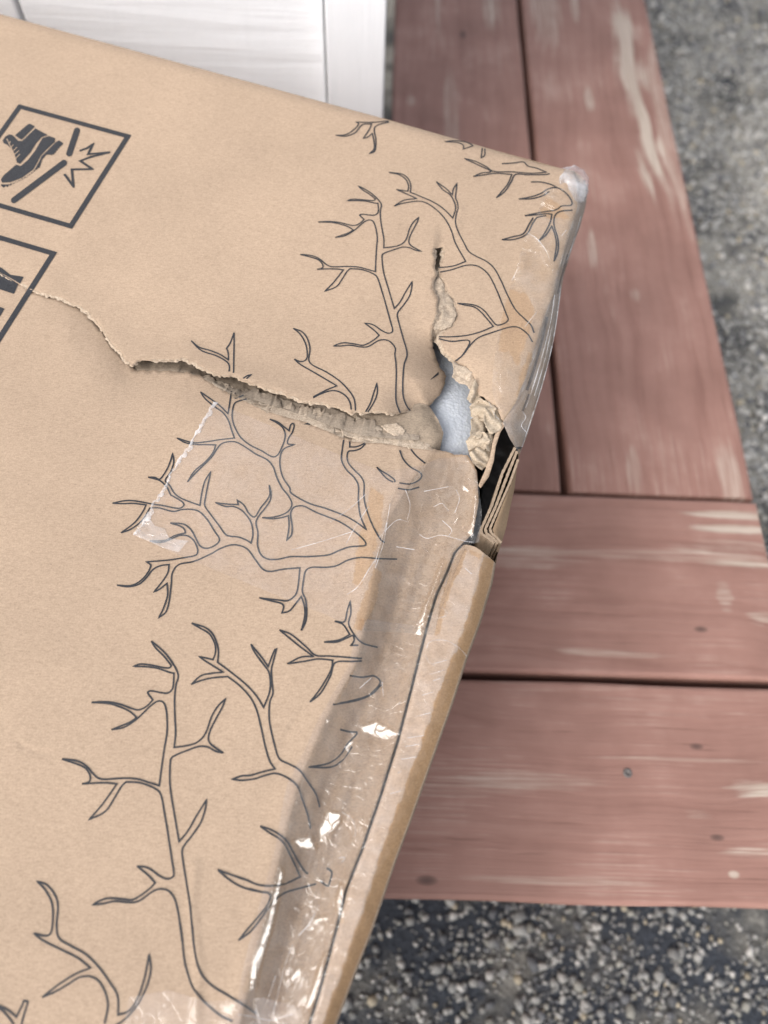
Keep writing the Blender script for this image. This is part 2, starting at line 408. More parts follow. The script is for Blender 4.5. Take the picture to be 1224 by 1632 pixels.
# ------------------------------------------------------------------ deck
def wood_mat(name, axis, seed, patches=(), knots=()):
    """axis 0: grain along X, 1: along Y. patches: (x, y, rx, ry, strength), knots: (x, y, r)"""
    m, ns, ls, b = new_mat(name)
    s_long, s_x = 3.2, 130.0
    sc = (s_long, s_x, 40) if axis == 0 else (s_x, s_long, 40)
    c0 = coord(ns, ls)
    off = N(ns, 'ShaderNodeVectorMath', operation='ADD'); off.inputs[1].default_value = (seed * 3.7, seed * 1.9, seed)
    ls.new(c0.outputs[0], off.inputs[0])
    wob = N(ns, 'ShaderNodeTexNoise', Scale=5.0, Detail=2.0); ls.new(off.outputs[0], wob.inputs['Vector'])
    wv = mixc(ns, ls, .05, off.outputs[0], wob.outputs['Color'], 'ADD')
    mp = ns.new('ShaderNodeMapping'); mp.inputs['Scale'].default_value = sc; ls.new(wv, mp.inputs['Vector'])
    gr = N(ns, 'ShaderNodeTexNoise', Scale=1.0, Detail=5.0, Roughness=.62); ls.new(mp.outputs[0], gr.inputs['Vector'])
    mp2 = ns.new('ShaderNodeMapping'); mp2.inputs['Scale'].default_value = tuple(v * 3.4 for v in sc); ls.new(off.outputs[0], mp2.inputs['Vector'])
    gr2 = N(ns, 'ShaderNodeTexNoise', Scale=1.0, Detail=3.0, Roughness=.7); ls.new(mp2.outputs[0], gr2.inputs['Vector'])
    blot = N(ns, 'ShaderNodeTexNoise', Scale=13.0, Detail=4.0, Roughness=.6); ls.new(off.outputs[0], blot.inputs['Vector'])
    base = ramp(ns, [(0.25, (.265, .138, .109)), (0.5, (.325, .178, .142)), (0.78, (.362, .208, .168))]); ls.new(gr.outputs['Fac'], base.inputs['Fac'])
    bl = ramp(ns, [(0.3, (.82, .80, .79)), (0.7, (1.14, 1.14, 1.14))]); ls.new(blot.outputs['Fac'], bl.inputs['Fac'])
    colr = mixc(ns, ls, 1.0, base.outputs[0], bl.outputs[0], 'MULTIPLY')
    ck = ramp(ns, [(0.28, (.55, .52, .50)), (0.38, (1, 1, 1))]); ls.new(gr2.outputs['Fac'], ck.inputs['Fac'])
    colr = mixc(ns, ls, .8, colr, ck.outputs[0], 'MULTIPLY')
    # weathered streaks where the stain has worn through
    ws = mathn(ns, ls, 'MULTIPLY', gr2.outputs['Fac'], blot.outputs['Fac'])
    wr = ramp(ns, [(0.29, (0, 0, 0)), (0.40, (1, 1, 1))]); ls.new(ws, wr.inputs['Fac'])
    colr = mixc(ns, ls, mathn(ns, ls, 'MULTIPLY', wr.outputs[0], .5), colr, (.48, .34, .28))
    sep = ns.new('ShaderNodeSeparateXYZ'); ls.new(c0.outputs[0], sep.inputs[0])
    for (px, py, rx, ry, st) in patches:
        dx = mathn(ns, ls, 'DIVIDE', mathn(ns, ls, 'SUBTRACT', sep.outputs[0], px), rx)
        dy = mathn(ns, ls, 'DIVIDE', mathn(ns, ls, 'SUBTRACT', sep.outputs[1], py), ry)
        d2 = mathn(ns, ls, 'ADD', mathn(ns, ls, 'MULTIPLY', dx, dx), mathn(ns, ls, 'MULTIPLY', dy, dy))
        f = mathn(ns, ls, 'SUBTRACT', 1.0, d2)
        f = mathn(ns, ls, 'ADD', f, mathn(ns, ls, 'MULTIPLY', mathn(ns, ls, 'SUBTRACT', gr.outputs['Fac'], .5), 4.5))
        f = mathn(ns, ls, 'ADD', f, mathn(ns, ls, 'MULTIPLY', mathn(ns, ls, 'SUBTRACT', blot.outputs['Fac'], .5), 2.2))
        f = mathn(ns, ls, 'MULTIPLY', f, mathn(ns, ls, 'LESS_THAN', d2, 3.0))
        sk = ramp(ns, [(0.36, (.12, .12, .12)), (0.60, (1, 1, 1))]); ls.new(gr2.outputs['Fac'], sk.inputs['Fac'])
        f = mathn(ns, ls, 'MULTIPLY', mathn(ns, ls, 'MULTIPLY', mathn(ns, ls, 'MULTIPLY', f, 1.2, True), sk.outputs[0] if st < .89 else 1.0), st)
        wcol = ramp(ns, [(0.3, (.36, .285, .225)), (0.6, (.56, .465, .385))]); ls.new(gr2.outputs['Fac'], wcol.inputs['Fac'])
        colr = mixc(ns, ls, f, colr, wcol.outputs[0])
    for (px, py, rk) in knots:
        kx, ky = (2.2, 1) if axis == 0 else (1, 2.2)
        dx = mathn(ns, ls, 'DIVIDE', mathn(ns, ls, 'SUBTRACT', sep.outputs[0], px), rk * kx)
        dy = mathn(ns, ls, 'DIVIDE', mathn(ns, ls, 'SUBTRACT', sep.outputs[1], py), rk * ky)
        d2 = mathn(ns, ls, 'ADD', mathn(ns, ls, 'MULTIPLY', dx, dx), mathn(ns, ls, 'MULTIPLY', dy, dy))
        kf = ramp(ns, [(0.0, (.95, .95, .95)), (0.25, (.75, .75, .75)), (1.0, (0, 0, 0))]); ls.new(d2, kf.inputs['Fac'])
        colr = mixc(ns, ls, kf.outputs[0], colr, (.12, .07, .058))
    ls.new(colr, b.inputs['Base Color'])
    b.inputs['Roughness'].default_value = .62; b.inputs['Specular IOR Level'].default_value = .35
    bp = N(ns, 'ShaderNodeBump', Strength=.45, Distance=.0015)
    ls.new(mathn(ns, ls, 'ADD', gr.outputs['Fac'], mathn(ns, ls, 'MULTIPLY', gr2.outputs['Fac'], .5)), bp.inputs['Height']); ls.new(bp.outputs[0], b.inputs['Normal'])
    return m

def plank(x0, y0, x1, y1, z1, th, axis, mat, parent, name='plank'):
    """a board with eased, slightly wavy long edges"""
    e = .0028
    L0, L1 = (x0, x1) if axis == 0 else (y0, y1)
    W0, W1 = (y0, y1) if axis == 0 else (x0, x1)
    n = max(2, int((L1 - L0) / .02))
    prof = [(W0, z1 - th), (W0, z1 - e), (W0 + e * .35, z1 - e * .35), (W0 + e, z1), (W1 - e, z1), (W1 - e * .35, z1 - e * .35), (W1, z1 - e), (W1, z1 - th)]
    V = []
    sd = int(abs(W0) * 1000) + 3
    for i in range(n + 1):
        t = L0 + (L1 - L0) * i / n
        j = float(vnoise(t * 14, 0.5, sd)) * .0007
        for k, (w, z) in enumerate(prof):
            ww = w + (j if k < 4 else -j * .8)
            zz = z - (.0012 if i in (0, n) and 0 < k < 7 else 0)
            V.append((t, ww, zz) if axis == 0 else (ww, t, zz))
    Fs = []; q = len(prof)
    for i in range(n):
        for k in range(q):
            a, b_ = i * q + k, i * q + (k + 1) % q
            f = (a, b_, b_ + q, a + q)
            Fs.append(f if axis == 1 else f[::-1])
    Fs.append(tuple(range(q)) if axis == 0 else tuple(reversed(range(q))))
    Fs.append(tuple(reversed(range(n * q, n * q + q))) if axis == 0 else tuple(range(n * q, n * q + q)))
    o = mesh_obj(name, V, Fs, mat, parent, smooth=False)
    return o

deck = empty('wooden_deck', (.15, .5, GZ), 'low deck of weathered red stained boards under the cardboard box', 'deck')
def dpt(x, y): return tuple(deck_xy((x, y))[0])
XA0, XA1, XB0, XB1 = .0058, .1424, .1476, .2893
YC0, YC1, YD0, YD1 = .1411, .2783, .0034, .1359
Y_ENDS = .2815
def P5(x, y, rx, ry, st): a = dpt(x, y); return (a[0], a[1], rx, ry, st)
def K3(x, y, r): a = dpt(x, y); return (a[0], a[1], r)
wa = wood_mat('stained_board_far', 1, 1.0, [P5(782, 12, .011, .05, .8), P5(698, 20, .003, .06, .6), P5(656, 160, .004, .009, .7), P5(720, 190, .007, .08, .45)], [K3(738, 55, .0042)])
wb = wood_mat('stained_board_edge', 1, 2.0, [P5(1005, 110, .017, .12, .9), P5(1032, 230, .014, .085, 1.0), P5(870, 15, .018, .07, .6), P5(915, 5, .006, .04, .8), P5(1060, 215, .012, .14, .6), P5(938, 160, .005, .02, .7), P5(945, 400, .005, .025, .7), P5(1010, 470, .006, .01, .6), P5(1170, 765, .012, .03, .5), P5(1010, 750, .006, .02, .45)], [])
wc = wood_mat('stained_board_cross', 0, 3.0, [P5(1165, 820, .035, .004, .9), P5(1170, 842, .03, .004, .9), P5(1160, 872, .05, .006, .7), P5(1020, 885, .12, .006, .45), P5(1215, 985, .012, .006, .8), P5(960, 1042, .05, .004, .6), P5(1175, 900, .04, .003, .9), P5(1155, 950, .006, .012, .5), P5(830, 890, .05, .01, .35)], [K3(1117, 1003, .0026)])
wd = wood_mat('stained_board_front', 0, 4.0, [P5(1205, 1255, .024, .006, .95), P5(1120, 1212, .09, .002, .5), P5(850, 1245, .05, .006, .4), P5(900, 1405, .06, .003, .4), P5(1190, 1358, .02, .003, .7), P5(1170, 1395, .004, .003, .9), P5(720, 1255, .06, .005, .3), P5(1115, 1295, .012, .005, .5)], [K3(1110, 1190, .0024), K3(1143, 1335, .0024), K3(680, 1403, .0034)])
wh = wood_mat('stained_board_hidden', 1, 6.0)
plank(XA0, Y_ENDS, XA1, 1.75, 0, .036, 1, wa, deck)
plank(XB0, Y_ENDS, XB1, 1.75, 0, .036, 1, wb, deck)
pc = plank(-.62, YC0, XB1 - .0004, YC1, 0, .036, 0, wc, deck)
pd = plank(-.62, YD0, XB1 + .0006, YD1, 0, .036, 0, wd, deck)
plank(-.62, Y_ENDS, -.475, .545, 0, .036, 1, wh, deck)
for k in range(3):
    plank(-.472 + .1585 * k, Y_ENDS, -.472 + .1585 * k + .1555, .545, 0, .036, 1, wh, deck)
for y in (.03, .25, .62, 1.05, 1.5):
    plank(-.60 if y < .3 else .01, y, .27, y + .038, -.036, .12, 0, wh, deck, 'joist')
def screw(px, py, par):
    c = dpt(px, py); n = 14; r = .0030
    V = [(c[0], c[1], .0001)]; Fs = []
    for rr, z in ((.35, .0001), (.42, .0007), (.9, .0007), (1.0, .0003)):
        for i in range(n): a = 6.2832 * i / n; V.append((c[0] + math.cos(a) * r * rr, c[1] + math.sin(a) * r * rr, z))
    for i in range(n): Fs.append((0, 1 + i, 1 + (i + 1) % n))
    for q in range(3):
        for i in range(n): Fs.append((1 + q * n + i, 1 + (q + 1) * n + i, 1 + (q + 1) * n + (i + 1) % n, 1 + q * n + (i + 1) % n))
    m, ns, ls, b = new_mat('weathered_screw'); b.inputs['Base Color'].default_value = (.16, .14, .13, 1); b.inputs['Metallic'].default_value = .2; b.inputs['Roughness'].default_value = .5
    return mesh_obj('screw', V, Fs, m, par)
screw(1000, 1232, pd)

# ------------------------------------------------------------------ house corner
def paint_mat(name, axis, strength, seed):
    m, ns, ls, b = new_mat(name)
    sc = (4, 60, 75) if axis == 0 else (70, 60, 4)
    mp = coord(ns, ls, sc)
    n1 = N(ns, 'ShaderNodeTexNoise', Scale=1.0, Detail=4.0, Roughness=.6, Distortion=.3); ls.new(mp.outputs[0], n1.inputs['Vector'])
    c = coord(ns, ls); n2 = N(ns, 'ShaderNodeTexNoise', Scale=18.0 + seed, Detail=5.0, Roughness=.65); ls.new(c.outputs[0], n2.inputs['Vector'])
    mp3 = coord(ns, ls, (90, 60, 7)); n3 = N(ns, 'ShaderNodeTexNoise', Scale=1.0, Detail=3.0); ls.new(mp3.outputs[0], n3.inputs['Vector'])
    r = ramp(ns, [(0.25, (.81, .818, .835)), (0.6, (.835, .843, .865))]); ls.new(n2.outputs['Fac'], r.inputs['Fac'])
    r3 = ramp(ns, [(0.30, (.95, .95, .95)), (0.42, (1, 1, 1))]); ls.new(n3.outputs['Fac'], r3.inputs['Fac'])
    ls.new(mixc(ns, ls, .4, r.outputs[0], r3.outputs[0], 'MULTIPLY'), b.inputs['Base Color'])
    b.inputs['Roughness'].default_value = .55
    hgt = mathn(ns, ls, 'ADD', n1.outputs['Fac'], mathn(ns, ls, 'MULTIPLY', n2.outputs['Fac'], .6))
    bp = N(ns, 'ShaderNodeBump', Strength=strength, Distance=.004); ls.new(hgt, bp.inputs['Height']); ls.new(bp.outputs[0], b.inputs['Normal'])
    return m
M_PAINT = paint_mat('white_painted_siding', 0, .34, 0)
M_PAINT2 = paint_mat('white_painted_trim', 2, .25, 3)

def boxm(name, x0, y0, z0, x1, y1, z1, mat, parent, e=.002):
    V = []
    for z, k in ((z0, 0), (z1 - e, 0), (z1, e)):
        V += [(x0 + k, y0 + k, z), (x1 - k, y0 + k, z), (x1 - k, y1 - k, z), (x0 + k, y1 - k, z)]
    V2 = []
    Fs = [(3, 2, 1, 0), (8, 9, 10, 11)]
    for q in (0, 4):
        for i in range(4): Fs.append((q + i, q + (i + 1) % 4, q + 4 + (i + 1) % 4, q + 4 + i))
    o = mesh_obj(name, V, Fs, mat, parent, smooth=False)
    md = o.modifiers.new('ease', 'BEVEL'); md.width = .0018; md.segments = 2; md.limit_method = 'ANGLE'
    return o

WY = 0.56
def wall_xz(px, py, Y):
    d = np.array([(px - 612) / F_PX, -(py - 816) / F_PX, -1]) @ R_D.T
    t = Y / d[1]
    return d[0] * t, CAM_H + d[2] * t
sx0 = wall_xz(33, 25, WY)[0]; sx1 = wall_xz(520, 80, WY)[0]; sx2 = wall_xz(613, 100, WY - .016)[0]
house = empty('house', ((sx1 + sx2) / 2, WY + .1, 0), 'white painted rough grained house wall and corner trim behind the box', 'house')
boxm('siding_panel', sx0 + .0022, WY, -.04, sx1 - .0015, WY + .018, 2.6, M_PAINT, house)
boxm('siding_panel', sx0 - .29, WY + .001, -.04, sx0 - .0022, WY + .018, 2.6, M_PAINT, house)
boxm('corner_trim', sx1 + .0012, WY - .016, -.04, sx2, WY + .024, 2.6, M_PAINT2, house)
boxm('side_siding', sx1 + .02, WY + .027, -.04, sx2 - .006, WY + 2.2, 2.6, M_PAINT2, house)
m_dk, ns_, ls_, b_ = new_mat('joint_backing'); b_.inputs['Base Color'].default_value = (.20, .19, .15, 1); b_.inputs['Roughness'].default_value = .9
boxm('backing_board', -.64, WY + .012, -.04, sx1 + .01, WY + .026, 2.55, m_dk, house)

# ================================================================== the box
U_DIR = np.array([math.cos(PHI), math.sin(PHI)]); V_DN = np.array([math.sin(PHI), -math.cos(PHI)])
TR = lid_ab((930, 279))[0]
TL = TR - U_DIR * .60
LEN = .60
BL = TL + V_DN * LEN; BR = TR + V_DN * LEN
pxTL, pxBL, pxBR = ab_px(TL)[0], ab_px(BL)[0], ab_px(BR)[0]
def down_to_end(p):                      # carry a line on along the box edge to its near end
    a = lid_ab(p)[0]; l = LEN - (a - TR) @ V_DN
    return ab_px(a + V_DN * l)[0]

def table(pairs, end=True):              # list of (y, x)
    t = [tuple(map(float, p)) for p in pairs]
    if end:
        e = down_to_end((t[-1][1], t[-1][0])); t.append((e[1], e[0]))
    t = np.array(t)
    return lambda y: np.interp(y, t[:, 0], t[:, 1])
XC = table([(700, 705), (719, 688), (770, 652), (830, 617), (888, 602), (960, 590), (1058, 567), (1147, 519), (1248, 476), (1321, 457), (1406, 437), (1542, 403), (1632, 382)])
XS = table([(700, 735), (722, 748), (745, 760), (800, 763), (850, 754), (868, 735), (880, 723), (911, 711), (947, 694), (994, 680), (1044, 667), (1104, 652), (1181, 632), (1267, 605), (1351, 576), (1420, 549), (1477, 535), (1580, 507), (1632, 491)])
XP = table([(860, 775), (889, 768), (930, 760), (997, 742), (1046, 723), (1102, 700), (1183, 672), (1308, 626), (1368, 603), (1436, 582), (1483, 567), (1560, 540), (1632, 514)])
XR = table([(280, 930), (300, 936), (330, 932), (360, 924), (390, 913), (440, 897), (480, 891), (530, 884), (600, 868), (660, 850), (700, 837), (728, 826), (779, 820), (814, 812), (840, 807), (868, 799), (883, 793), (930, 785), (994, 766), (1050, 745), (1119, 723), (1183, 700), (1310, 655), (1371, 632), (1433, 611), (1488, 592), (1554, 566), (1632, 537)])
RIM = [(921, 300), (922, 330), (908, 372), (893, 425), (882, 470), (870, 502), (852, 560), (840, 600), (823, 643), (803, 673)]
Y_END = down_to_end((491, 1632))[1]

CROPS = {'C0': (0, 120, 3.709), 'C1': (400, 0, 2.9143), 'C2': (90, 940, 2.9143), 'C3': (660, 180, 4.08), 'C4': (180, 540, 4.08),
         'C5': (300, 500, 2.9143), 'C6': (460, 560, 4.08), 'C7': (0, 1072, 2.9143), 'C8': (360, 1000, 2.583), 'C9': (380, 1260, 4.371), 'CA': (0, 440, 2.9143), 'PX': (0, 0, 1.0)}
def trace(txt):
    """'C2 x,y x,y! ...' : lines measured on enlargements of the photo; ! marks a sharp corner"""
    pts = []; cur = CROPS['PX']
    for tok in txt.split():
        if tok in CROPS: cur = CROPS[tok]; continue
        sharp = tok.endswith('!'); x, y = tok.rstrip('!').split(',')
        pts.append((cur[0] + float(x) / cur[2], cur[1] + float(y) / cur[2], sharp))
    return pts

# torn edges -------------------------------------------------------
TEAR_U = [(0, 438), (20, 449), (45, 462), (62, 466), (100, 478), (130, 492), (150, 512), (165, 530), (185, 560), (205, 581), (212, 585), (222, 577), (240, 574), (262, 575), (290, 573), (315, 585), (340, 599), (370, 602), (400, 612), (428, 622), (460, 632), (489, 640), (524, 646), (541, 652), (558, 659), (575, 658), (597, 659), (622, 661), (637, 659), (654, 654), (668, 651)]
HOLE_L = [(668, 651), (682, 652), (690, 641), (705, 624), (711, 611), (710, 599), (701, 583), (695, 570), (690, 556), (689, 541)]
SLIT_L = [(689, 541), (688, 523), (697, 499), (697, 474), (692, 457), (697, 435), (693, 420), (692, 396)]
SLIT_R = [(706, 394), (706, 410), (702, 427), (705, 450), (715, 466), (723, 481), (727, 501), (723, 516), (707, 522), (700, 533), (699, 545), (705, 557), (716, 569), (725, 577)]
HOLE_R = [(725, 577), (746, 588), (754, 597), (757, 606), (764, 628), (790, 650), (803, 673)]
TEAR_L = [(205, 583), (213, 590), (240, 590), (270, 590), (300, 592), (325, 602), (350, 616), (380, 632), (400, 642), (430, 655), (460, 664), (489, 671), (509, 680), (533, 690), (546, 696), (563, 702), (583, 704), (607, 704), (632, 708), (656, 712), (690, 716), (705, 720), (725, 724), (745, 726), (752, 736), (760, 750)]

aU = ragged(TEAR_U, 2.6, 1.6, 1); aHL = ragged(HOLE_L, 2.2, 2.0, 2); aSL = ragged(SLIT_L, 2.6, 1.6, 3)
aSR = ragged(SLIT_R, 3.0, 1.6, 4); aHR = ragged(HOLE_R, 2.0, 2.0, 6)
nshare = int(np.argmin(np.hypot(*(aU - np.array((205, 581))).T)))
aL_free = ragged(TEAR_L, 2.2, 2.0, 8)

# where the rip runs out of the picture on the left
ts = np.linspace(0, 1, 400)[:, None]
edge_l = ab_px(TL + (BL - TL) * ts); rip = 438 + .36 * edge_l[:, 0]
k_rip = int(np.argmin(np.abs(edge_l[:, 1] - rip))); p_rip = edge_l[k_rip]
rip_ext = resample([p_rip, (0, 438)], 14)[:-1]
rip_ext[1:, 1] += 5 * vnoise(rip_ext[1:, 0] / 30, rip_ext[1:, 0] * 0, 12)

top_edge = resample([pxTL, (0, 22.3), (612, 189), (770, 234), (860, 261), (893, 268), (915, 273)], 6)
polyU = np.vstack([rip_ext, aU, aHL[1:], aSL[1:], aSR, aHR[1:], resample(RIM[::-1], 4)[1:], top_edge[::-1], resample([pxTL, p_rip], 30)[1:-1]])
ys = np.concatenate([np.arange(760, 1672, 5.0), np.arange(1672, Y_END, 30), [Y_END]])
seam = np.stack([XS(ys), ys], 1)
polyL = np.vstack([rip_ext, aU[:nshare], aL_free[2:], seam[1:], resample([seam[-1], pxBL], 30)[1:], resample([pxBL, p_rip], 30)[1:-1]])

def w_upper(P):
    x, y = P[:, 0], P[:, 1]
    dU = dpoly(P, TEAR_U); dH = dpoly(P, HOLE_L); dSL = dpoly(P, SLIT_L + SLIT_R); dHR = dpoly(P, HOLE_R); dR = dpoly(P, RIM)
    w = .6 * fbm(x / 210, y / 210, 21, 2) + .16 * fbm(x / 60, y / 60, 22, 2) + .7 * fbm(x / 75, y / 75, 23, 2) * np.exp(-(np.minimum(dU, dSL) / 95) ** 2)
    left = (x < np.interp(y, [390, 440, 500, 545, 600, 660], [698, 698, 706, 694, 715, 690]))
    lift = np.interp(x, [0, 90, 200, 400, 640], [0, .4, 1.2, 2.2, 1.4])
    w += np.where(left, lift * np.exp(-(dU / 26) ** 2), 0)
    w += np.where(left, -11 * np.clip(1 - dH / 66, 0, 1) ** 1.8 * sstep(495, 590, y - .25 * (x - 690)), 0)
    w += np.where(left, 1.4 * np.exp(-(dSL / 30) ** 2) * sstep(560, 500, y), -.5 * np.exp(-(dSL / 20) ** 2))
    w += np.where(~left, -1.8 * np.clip(1 - dHR / 40, 0, 1) ** 2, 0)
    near = np.where(~left, np.clip(1 - dR / 120, 0, 1), 0) * sstep(230, 330, y)
    w += near * (.8 * ridged(x / 34 + y / 90, y / 60 - x / 70, 31, 3))
    w -= 2.2 * np.clip(1 - dR / 22, 0, 1) ** 2
    dT = np.abs(y - (22.3 + .2722 * x)) * .96
    w -= 1.6 * np.clip(1 - dT / 14, 0, 1) ** 2
    w += .5 * np.exp(-((dpoly(P, [(735, 330), (727, 370), (706, 394)])) / 3.5) ** 2)
    return w

def tstrip(P):
    x, y = P[:, 0], P[:, 1]
    a, b = XC(y), XS(y)
    return (x - a) / np.maximum(b - a, 1)

def w_lower(P):
    x, y = P[:, 0], P[:, 1]
    dL = dpoly(P, TEAR_U[:11] + TEAR_L)
    D = np.interp(x, [-60, 0, 60, 110, 200, 300, 450, 600, 660, 740], [0, .1, .5, 1.4, 3.4, 3.2, 3.6, 4.6, 6, 8])
    lam = np.interp(x, [0, 110, 200, 400, 650], [18, 30, 42, 62, 70])
    w = -D * np.exp(-(dL / lam) ** 1.4)
    w += .55 * fbm(x / 210, y / 210, 41, 2) * sstep(0, 90, dL) + .15 * fbm(x / 55, y / 55, 42, 2) + .6 * fbm(x / 70, y / 70, 45, 2) * np.exp(-(dL / 110) ** 2) * sstep(0, 20, dL)
    t = tstrip(P)
    depth = np.interp(y, [690, 730, 870, 1000, 1300, 1632], [3, 7, 12, 13, 12.5, 12])
    s = np.clip(t, 0, 1)
    prof = np.interp(s, [0, .03, .42, .68, .86, 1], [0, .07, .86, 1.0, .92, .6])
    ons = (t > -0.02) * sstep(700, 740, y)
    w -= depth * prof * ons
    w += ons * (.9 * ridged(x / 30 + y / 80, y / 110, 43, 3) + .35 * fbm(x / 13, y / 26, 44, 2)) * sstep(0, .2, t)
    # soft ridge before the crease and a few creases
    w += .9 * np.exp(-((t + .12) / .14) ** 2) * sstep(740, 820, y)
    w -= .55 * np.exp(-(dpoly(P, [(492, 1120), (470, 1150), (451, 1186)]) / 2.5) ** 2)
    w += .6 * np.exp(-(dpoly(P, [(312, 1632), (318, 1540), (305, 1440), (312, 1380)]) / 7) ** 2)
    w -= .5 * np.exp(-(dpoly(P, [(24, 1178), (38, 1192), (60, 1198), (86, 1202)]) / 2.5) ** 2)
    w += .5 * np.exp(-(dpoly(P, [(632, 700), (640, 760), (622, 800), (608, 830)]) / 5) ** 2)
    return w

def w_card(P):
    P = np.atleast_2d(P)
    isl = inside(P, polyL)
    return np.where(isl, w_lower(P), w_upper(P))

box = empty('cardboard_box', (-.13, .18, 0), 'torn brown cardboard box with printed antlers and taped crushed edge, lying on the deck', 'box')
pu = sheet('top_panel', polyU, 6.0, w_upper, [M_CARD, M_TORN], box, far_step=34, skirt=.9)
pl = sheet('top_panel', polyL, 6.0, w_lower, [M_CARD, M_TORN], box, far_step=34, skirt=.9, extra=[(XC(y), y) for y in np.arange(735, 1665, 6)])
pu['label'] = 'upper part of the lid above the long rip'
pl['label'] = 'lower part of the lid, pushed in below the rip'

# ---- exposed corrugated core in the long rip
aLb = resample(TEAR_L[:21], 3)
aUb = resample(TEAR_U[10:], 3)
band = np.vstack([aUb + np.array((2, -9)), resample([(674, 640), (686, 650), (698, 668), (707, 690), (703, 708), (700, 726)], 3), (aLb + np.array((-2, 7)))[::-1]])
def w_band(P):
    x, y = P[:, 0], P[:, 1]
    dU = dpoly(P, TEAR_U[10:]); dL = dpoly(P, TEAR_L)
    above = y < np.interp(x, [p[0] for p in TEAR_U[10:]], [p[1] for p in TEAR_U[10:]])
    s = np.where(above, 0, dU / (dU + dL + .01))
    wl = w_lower(np.stack([x, y + 6], 1))
    top = np.interp(x, [210, 330, 560, 640, 700], [-6.0, -7.0, -7.2, -5.2, -6.5])
    w = top + (np.minimum(wl, -2) - .8 - top) * np.clip(s * 1.1, 0, 1) ** 1.5
    w -= above * 1.0
    blk = np.floor((x + .3 * y) / 26 + vnoise(x / 9, y / 9, 51) * .25)
    w += .9 * vnoise(blk * 3.1 + .5, blk * 0 + .2, 52) * sstep(.05, .3, s) * (x < 640) + .5 * fbm(x / 11, y / 11, 53, 3)
    w -= 2.5 * np.clip(1 - dpoly(P, [(686, 650), (707, 690), (700, 726)]) / 20, 0, 1) ** 2
    return np.where(above, np.minimum(w, -5.0), w)
sheet('torn_core', band, 3.2, w_band, [M_CORE], box)['label'] = 'grey corrugated core laid bare by the rip'

# ---- pale torn fibres along the rips
def fringe(line, width, w0fun, drop, seed, step=1.8, side=1, name='torn_edge', mat=None, lift=.15):
    C = resample(line, step); n = len(C)
    d = np.gradient(C, axis=0); nr = np.stack([-d[:, 1], d[:, 0]], 1); nr /= np.maximum(np.hypot(*nr.T), 1e-9)[:, None]
    s = np.arange(n) * step
    wd = width(s, C) if callable(width) else np.full(n, float(width))
    wd = wd * (.6 + .35 * vnoise(s / 16, s * 0, seed) + .22 * vnoise(s / 4.6, s * 0 + 4, seed + 1) + .4 * vnoise(s / 38, s * 0 + 2, seed + 3))
    rows = 5; V = []; W = []
    base = w0fun(C)
    for r in range(rows):
        f = r / (rows - 1)
        q = C + nr * (side * wd * f - side * 2.0 * (1 - f))[:, None] + np.stack([vnoise(s / 5, s * 0 + r, seed + 7), vnoise(s / 5, s * 0 + r, seed + 8)], 1) * (.2 + f * 1.0)
        V.append(q); W.append(base + lift * (1 - f) - drop * f ** 1.4 + .45 * vnoise(s / 4.3, s * 0 + r * 1.7, seed + 11) * f)
    P = np.vstack([lid(v, w) for v, w in zip(V, W)])
    Fs = []
    for r in range(rows - 1):
        for i in range(n - 1):
            a = r * n + i; f = (a, a + 1, a + n + 1, a + n)
            Fs.append(f if side < 0 else f[::-1])
    return mesh_obj(name, P, Fs, mat or M_TORN, box)

fringe([tuple(p) for p in aU[:nshare + 1]], 3.0, lambda C: w_upper(C), .5, 61, side=1)
fringe([tuple(p) for p in aU[nshare:]], 2.6, lambda C: w_upper(C), 1.0, 62, side=1)
fringe(TEAR_L[4:21], lambda s, C: np.interp(C[:, 0], [300, 400, 480, 560, 640, 690], [6, 15, 26, 36, 36, 12]), lambda C: w_lower(C + np.array((0, 3))), 1.3, 63, side=-1, lift=.25)
M_CORE2 = kraft('corrugated_liner_back', (0.305, 0.25, 0.195), vary=.2, grain=.6, specks=False)
fringe([(360, 622), (400, 634), (440, 646), (490, 662), (530, 678), (575, 692), (630, 698), (668, 700)], lambda s, C: np.interp(C[:, 0], [360, 420, 520, 580, 668], [4, 14, 22, 26, 10]), lambda C: w_band(C) + 1.3, 1.2, 68, side=-1, mat=M_CORE2)
fringe([tuple(p) for p in aSL], 4, lambda C: w_upper(C), 1.4, 64, side=1)
fringe([tuple(p) for p in aSR], 4, lambda C: w_upper(C + np.array((3, 0))), 1.6, 65, side=1)

PLIES = [("C6 165,338 260,352 345,385 425,445 412,505 300,470 215,430 170,392", M_CORE2, -3.4), ("C6 440,415 560,470 610,500 590,545 480,520 428,498", M_CORE2, -3.0), ("C6 600,482 700,468 757,512 738,556 640,535", M_TORN, -2.6),
         ("C6 330,480 450,500 580,530 700,570 705,606 590,592 460,570 350,548", M_TORN, -2.2), ("C6 715,575 800,560 828,592 798,634 728,614", M_TORN, -2.6), ("C6 60,392 160,420 280,470 350,520 300,528 180,484 60,440", M_TORN, -2.0),
         ("PX 392,618 430,628 470,640 505,650 500,664 460,656 415,645 385,634", M_CORE2, -3.6), ("PX 330,602 360,612 388,628 372,630 345,618", M_CORE2, -3.4)]
for q, (poly, mt, w0) in enumerate(PLIES):
    pts = [p[:2] for p in trace(poly)]; pg = ragged(pts + pts[:1], 2.0, 1.4, 400 + q)[:-1]; cc = np.mean(pts, 0)
    def w_ply(P, w0=w0, cc=cc, q=q):
        dx, dy = P[:, 0] - cc[0], P[:, 1] - cc[1]
        return w_band(P) + .45 + .10 * (w0 + 3) + .008 * dx * (-1) ** q + .3 * fbm(P[:, 0] / 22, P[:, 1] / 16, 410 + q, 2)
    sheet('torn_ply', pg, 2.4, w_ply, [mt, mt], box, skirt=.25)

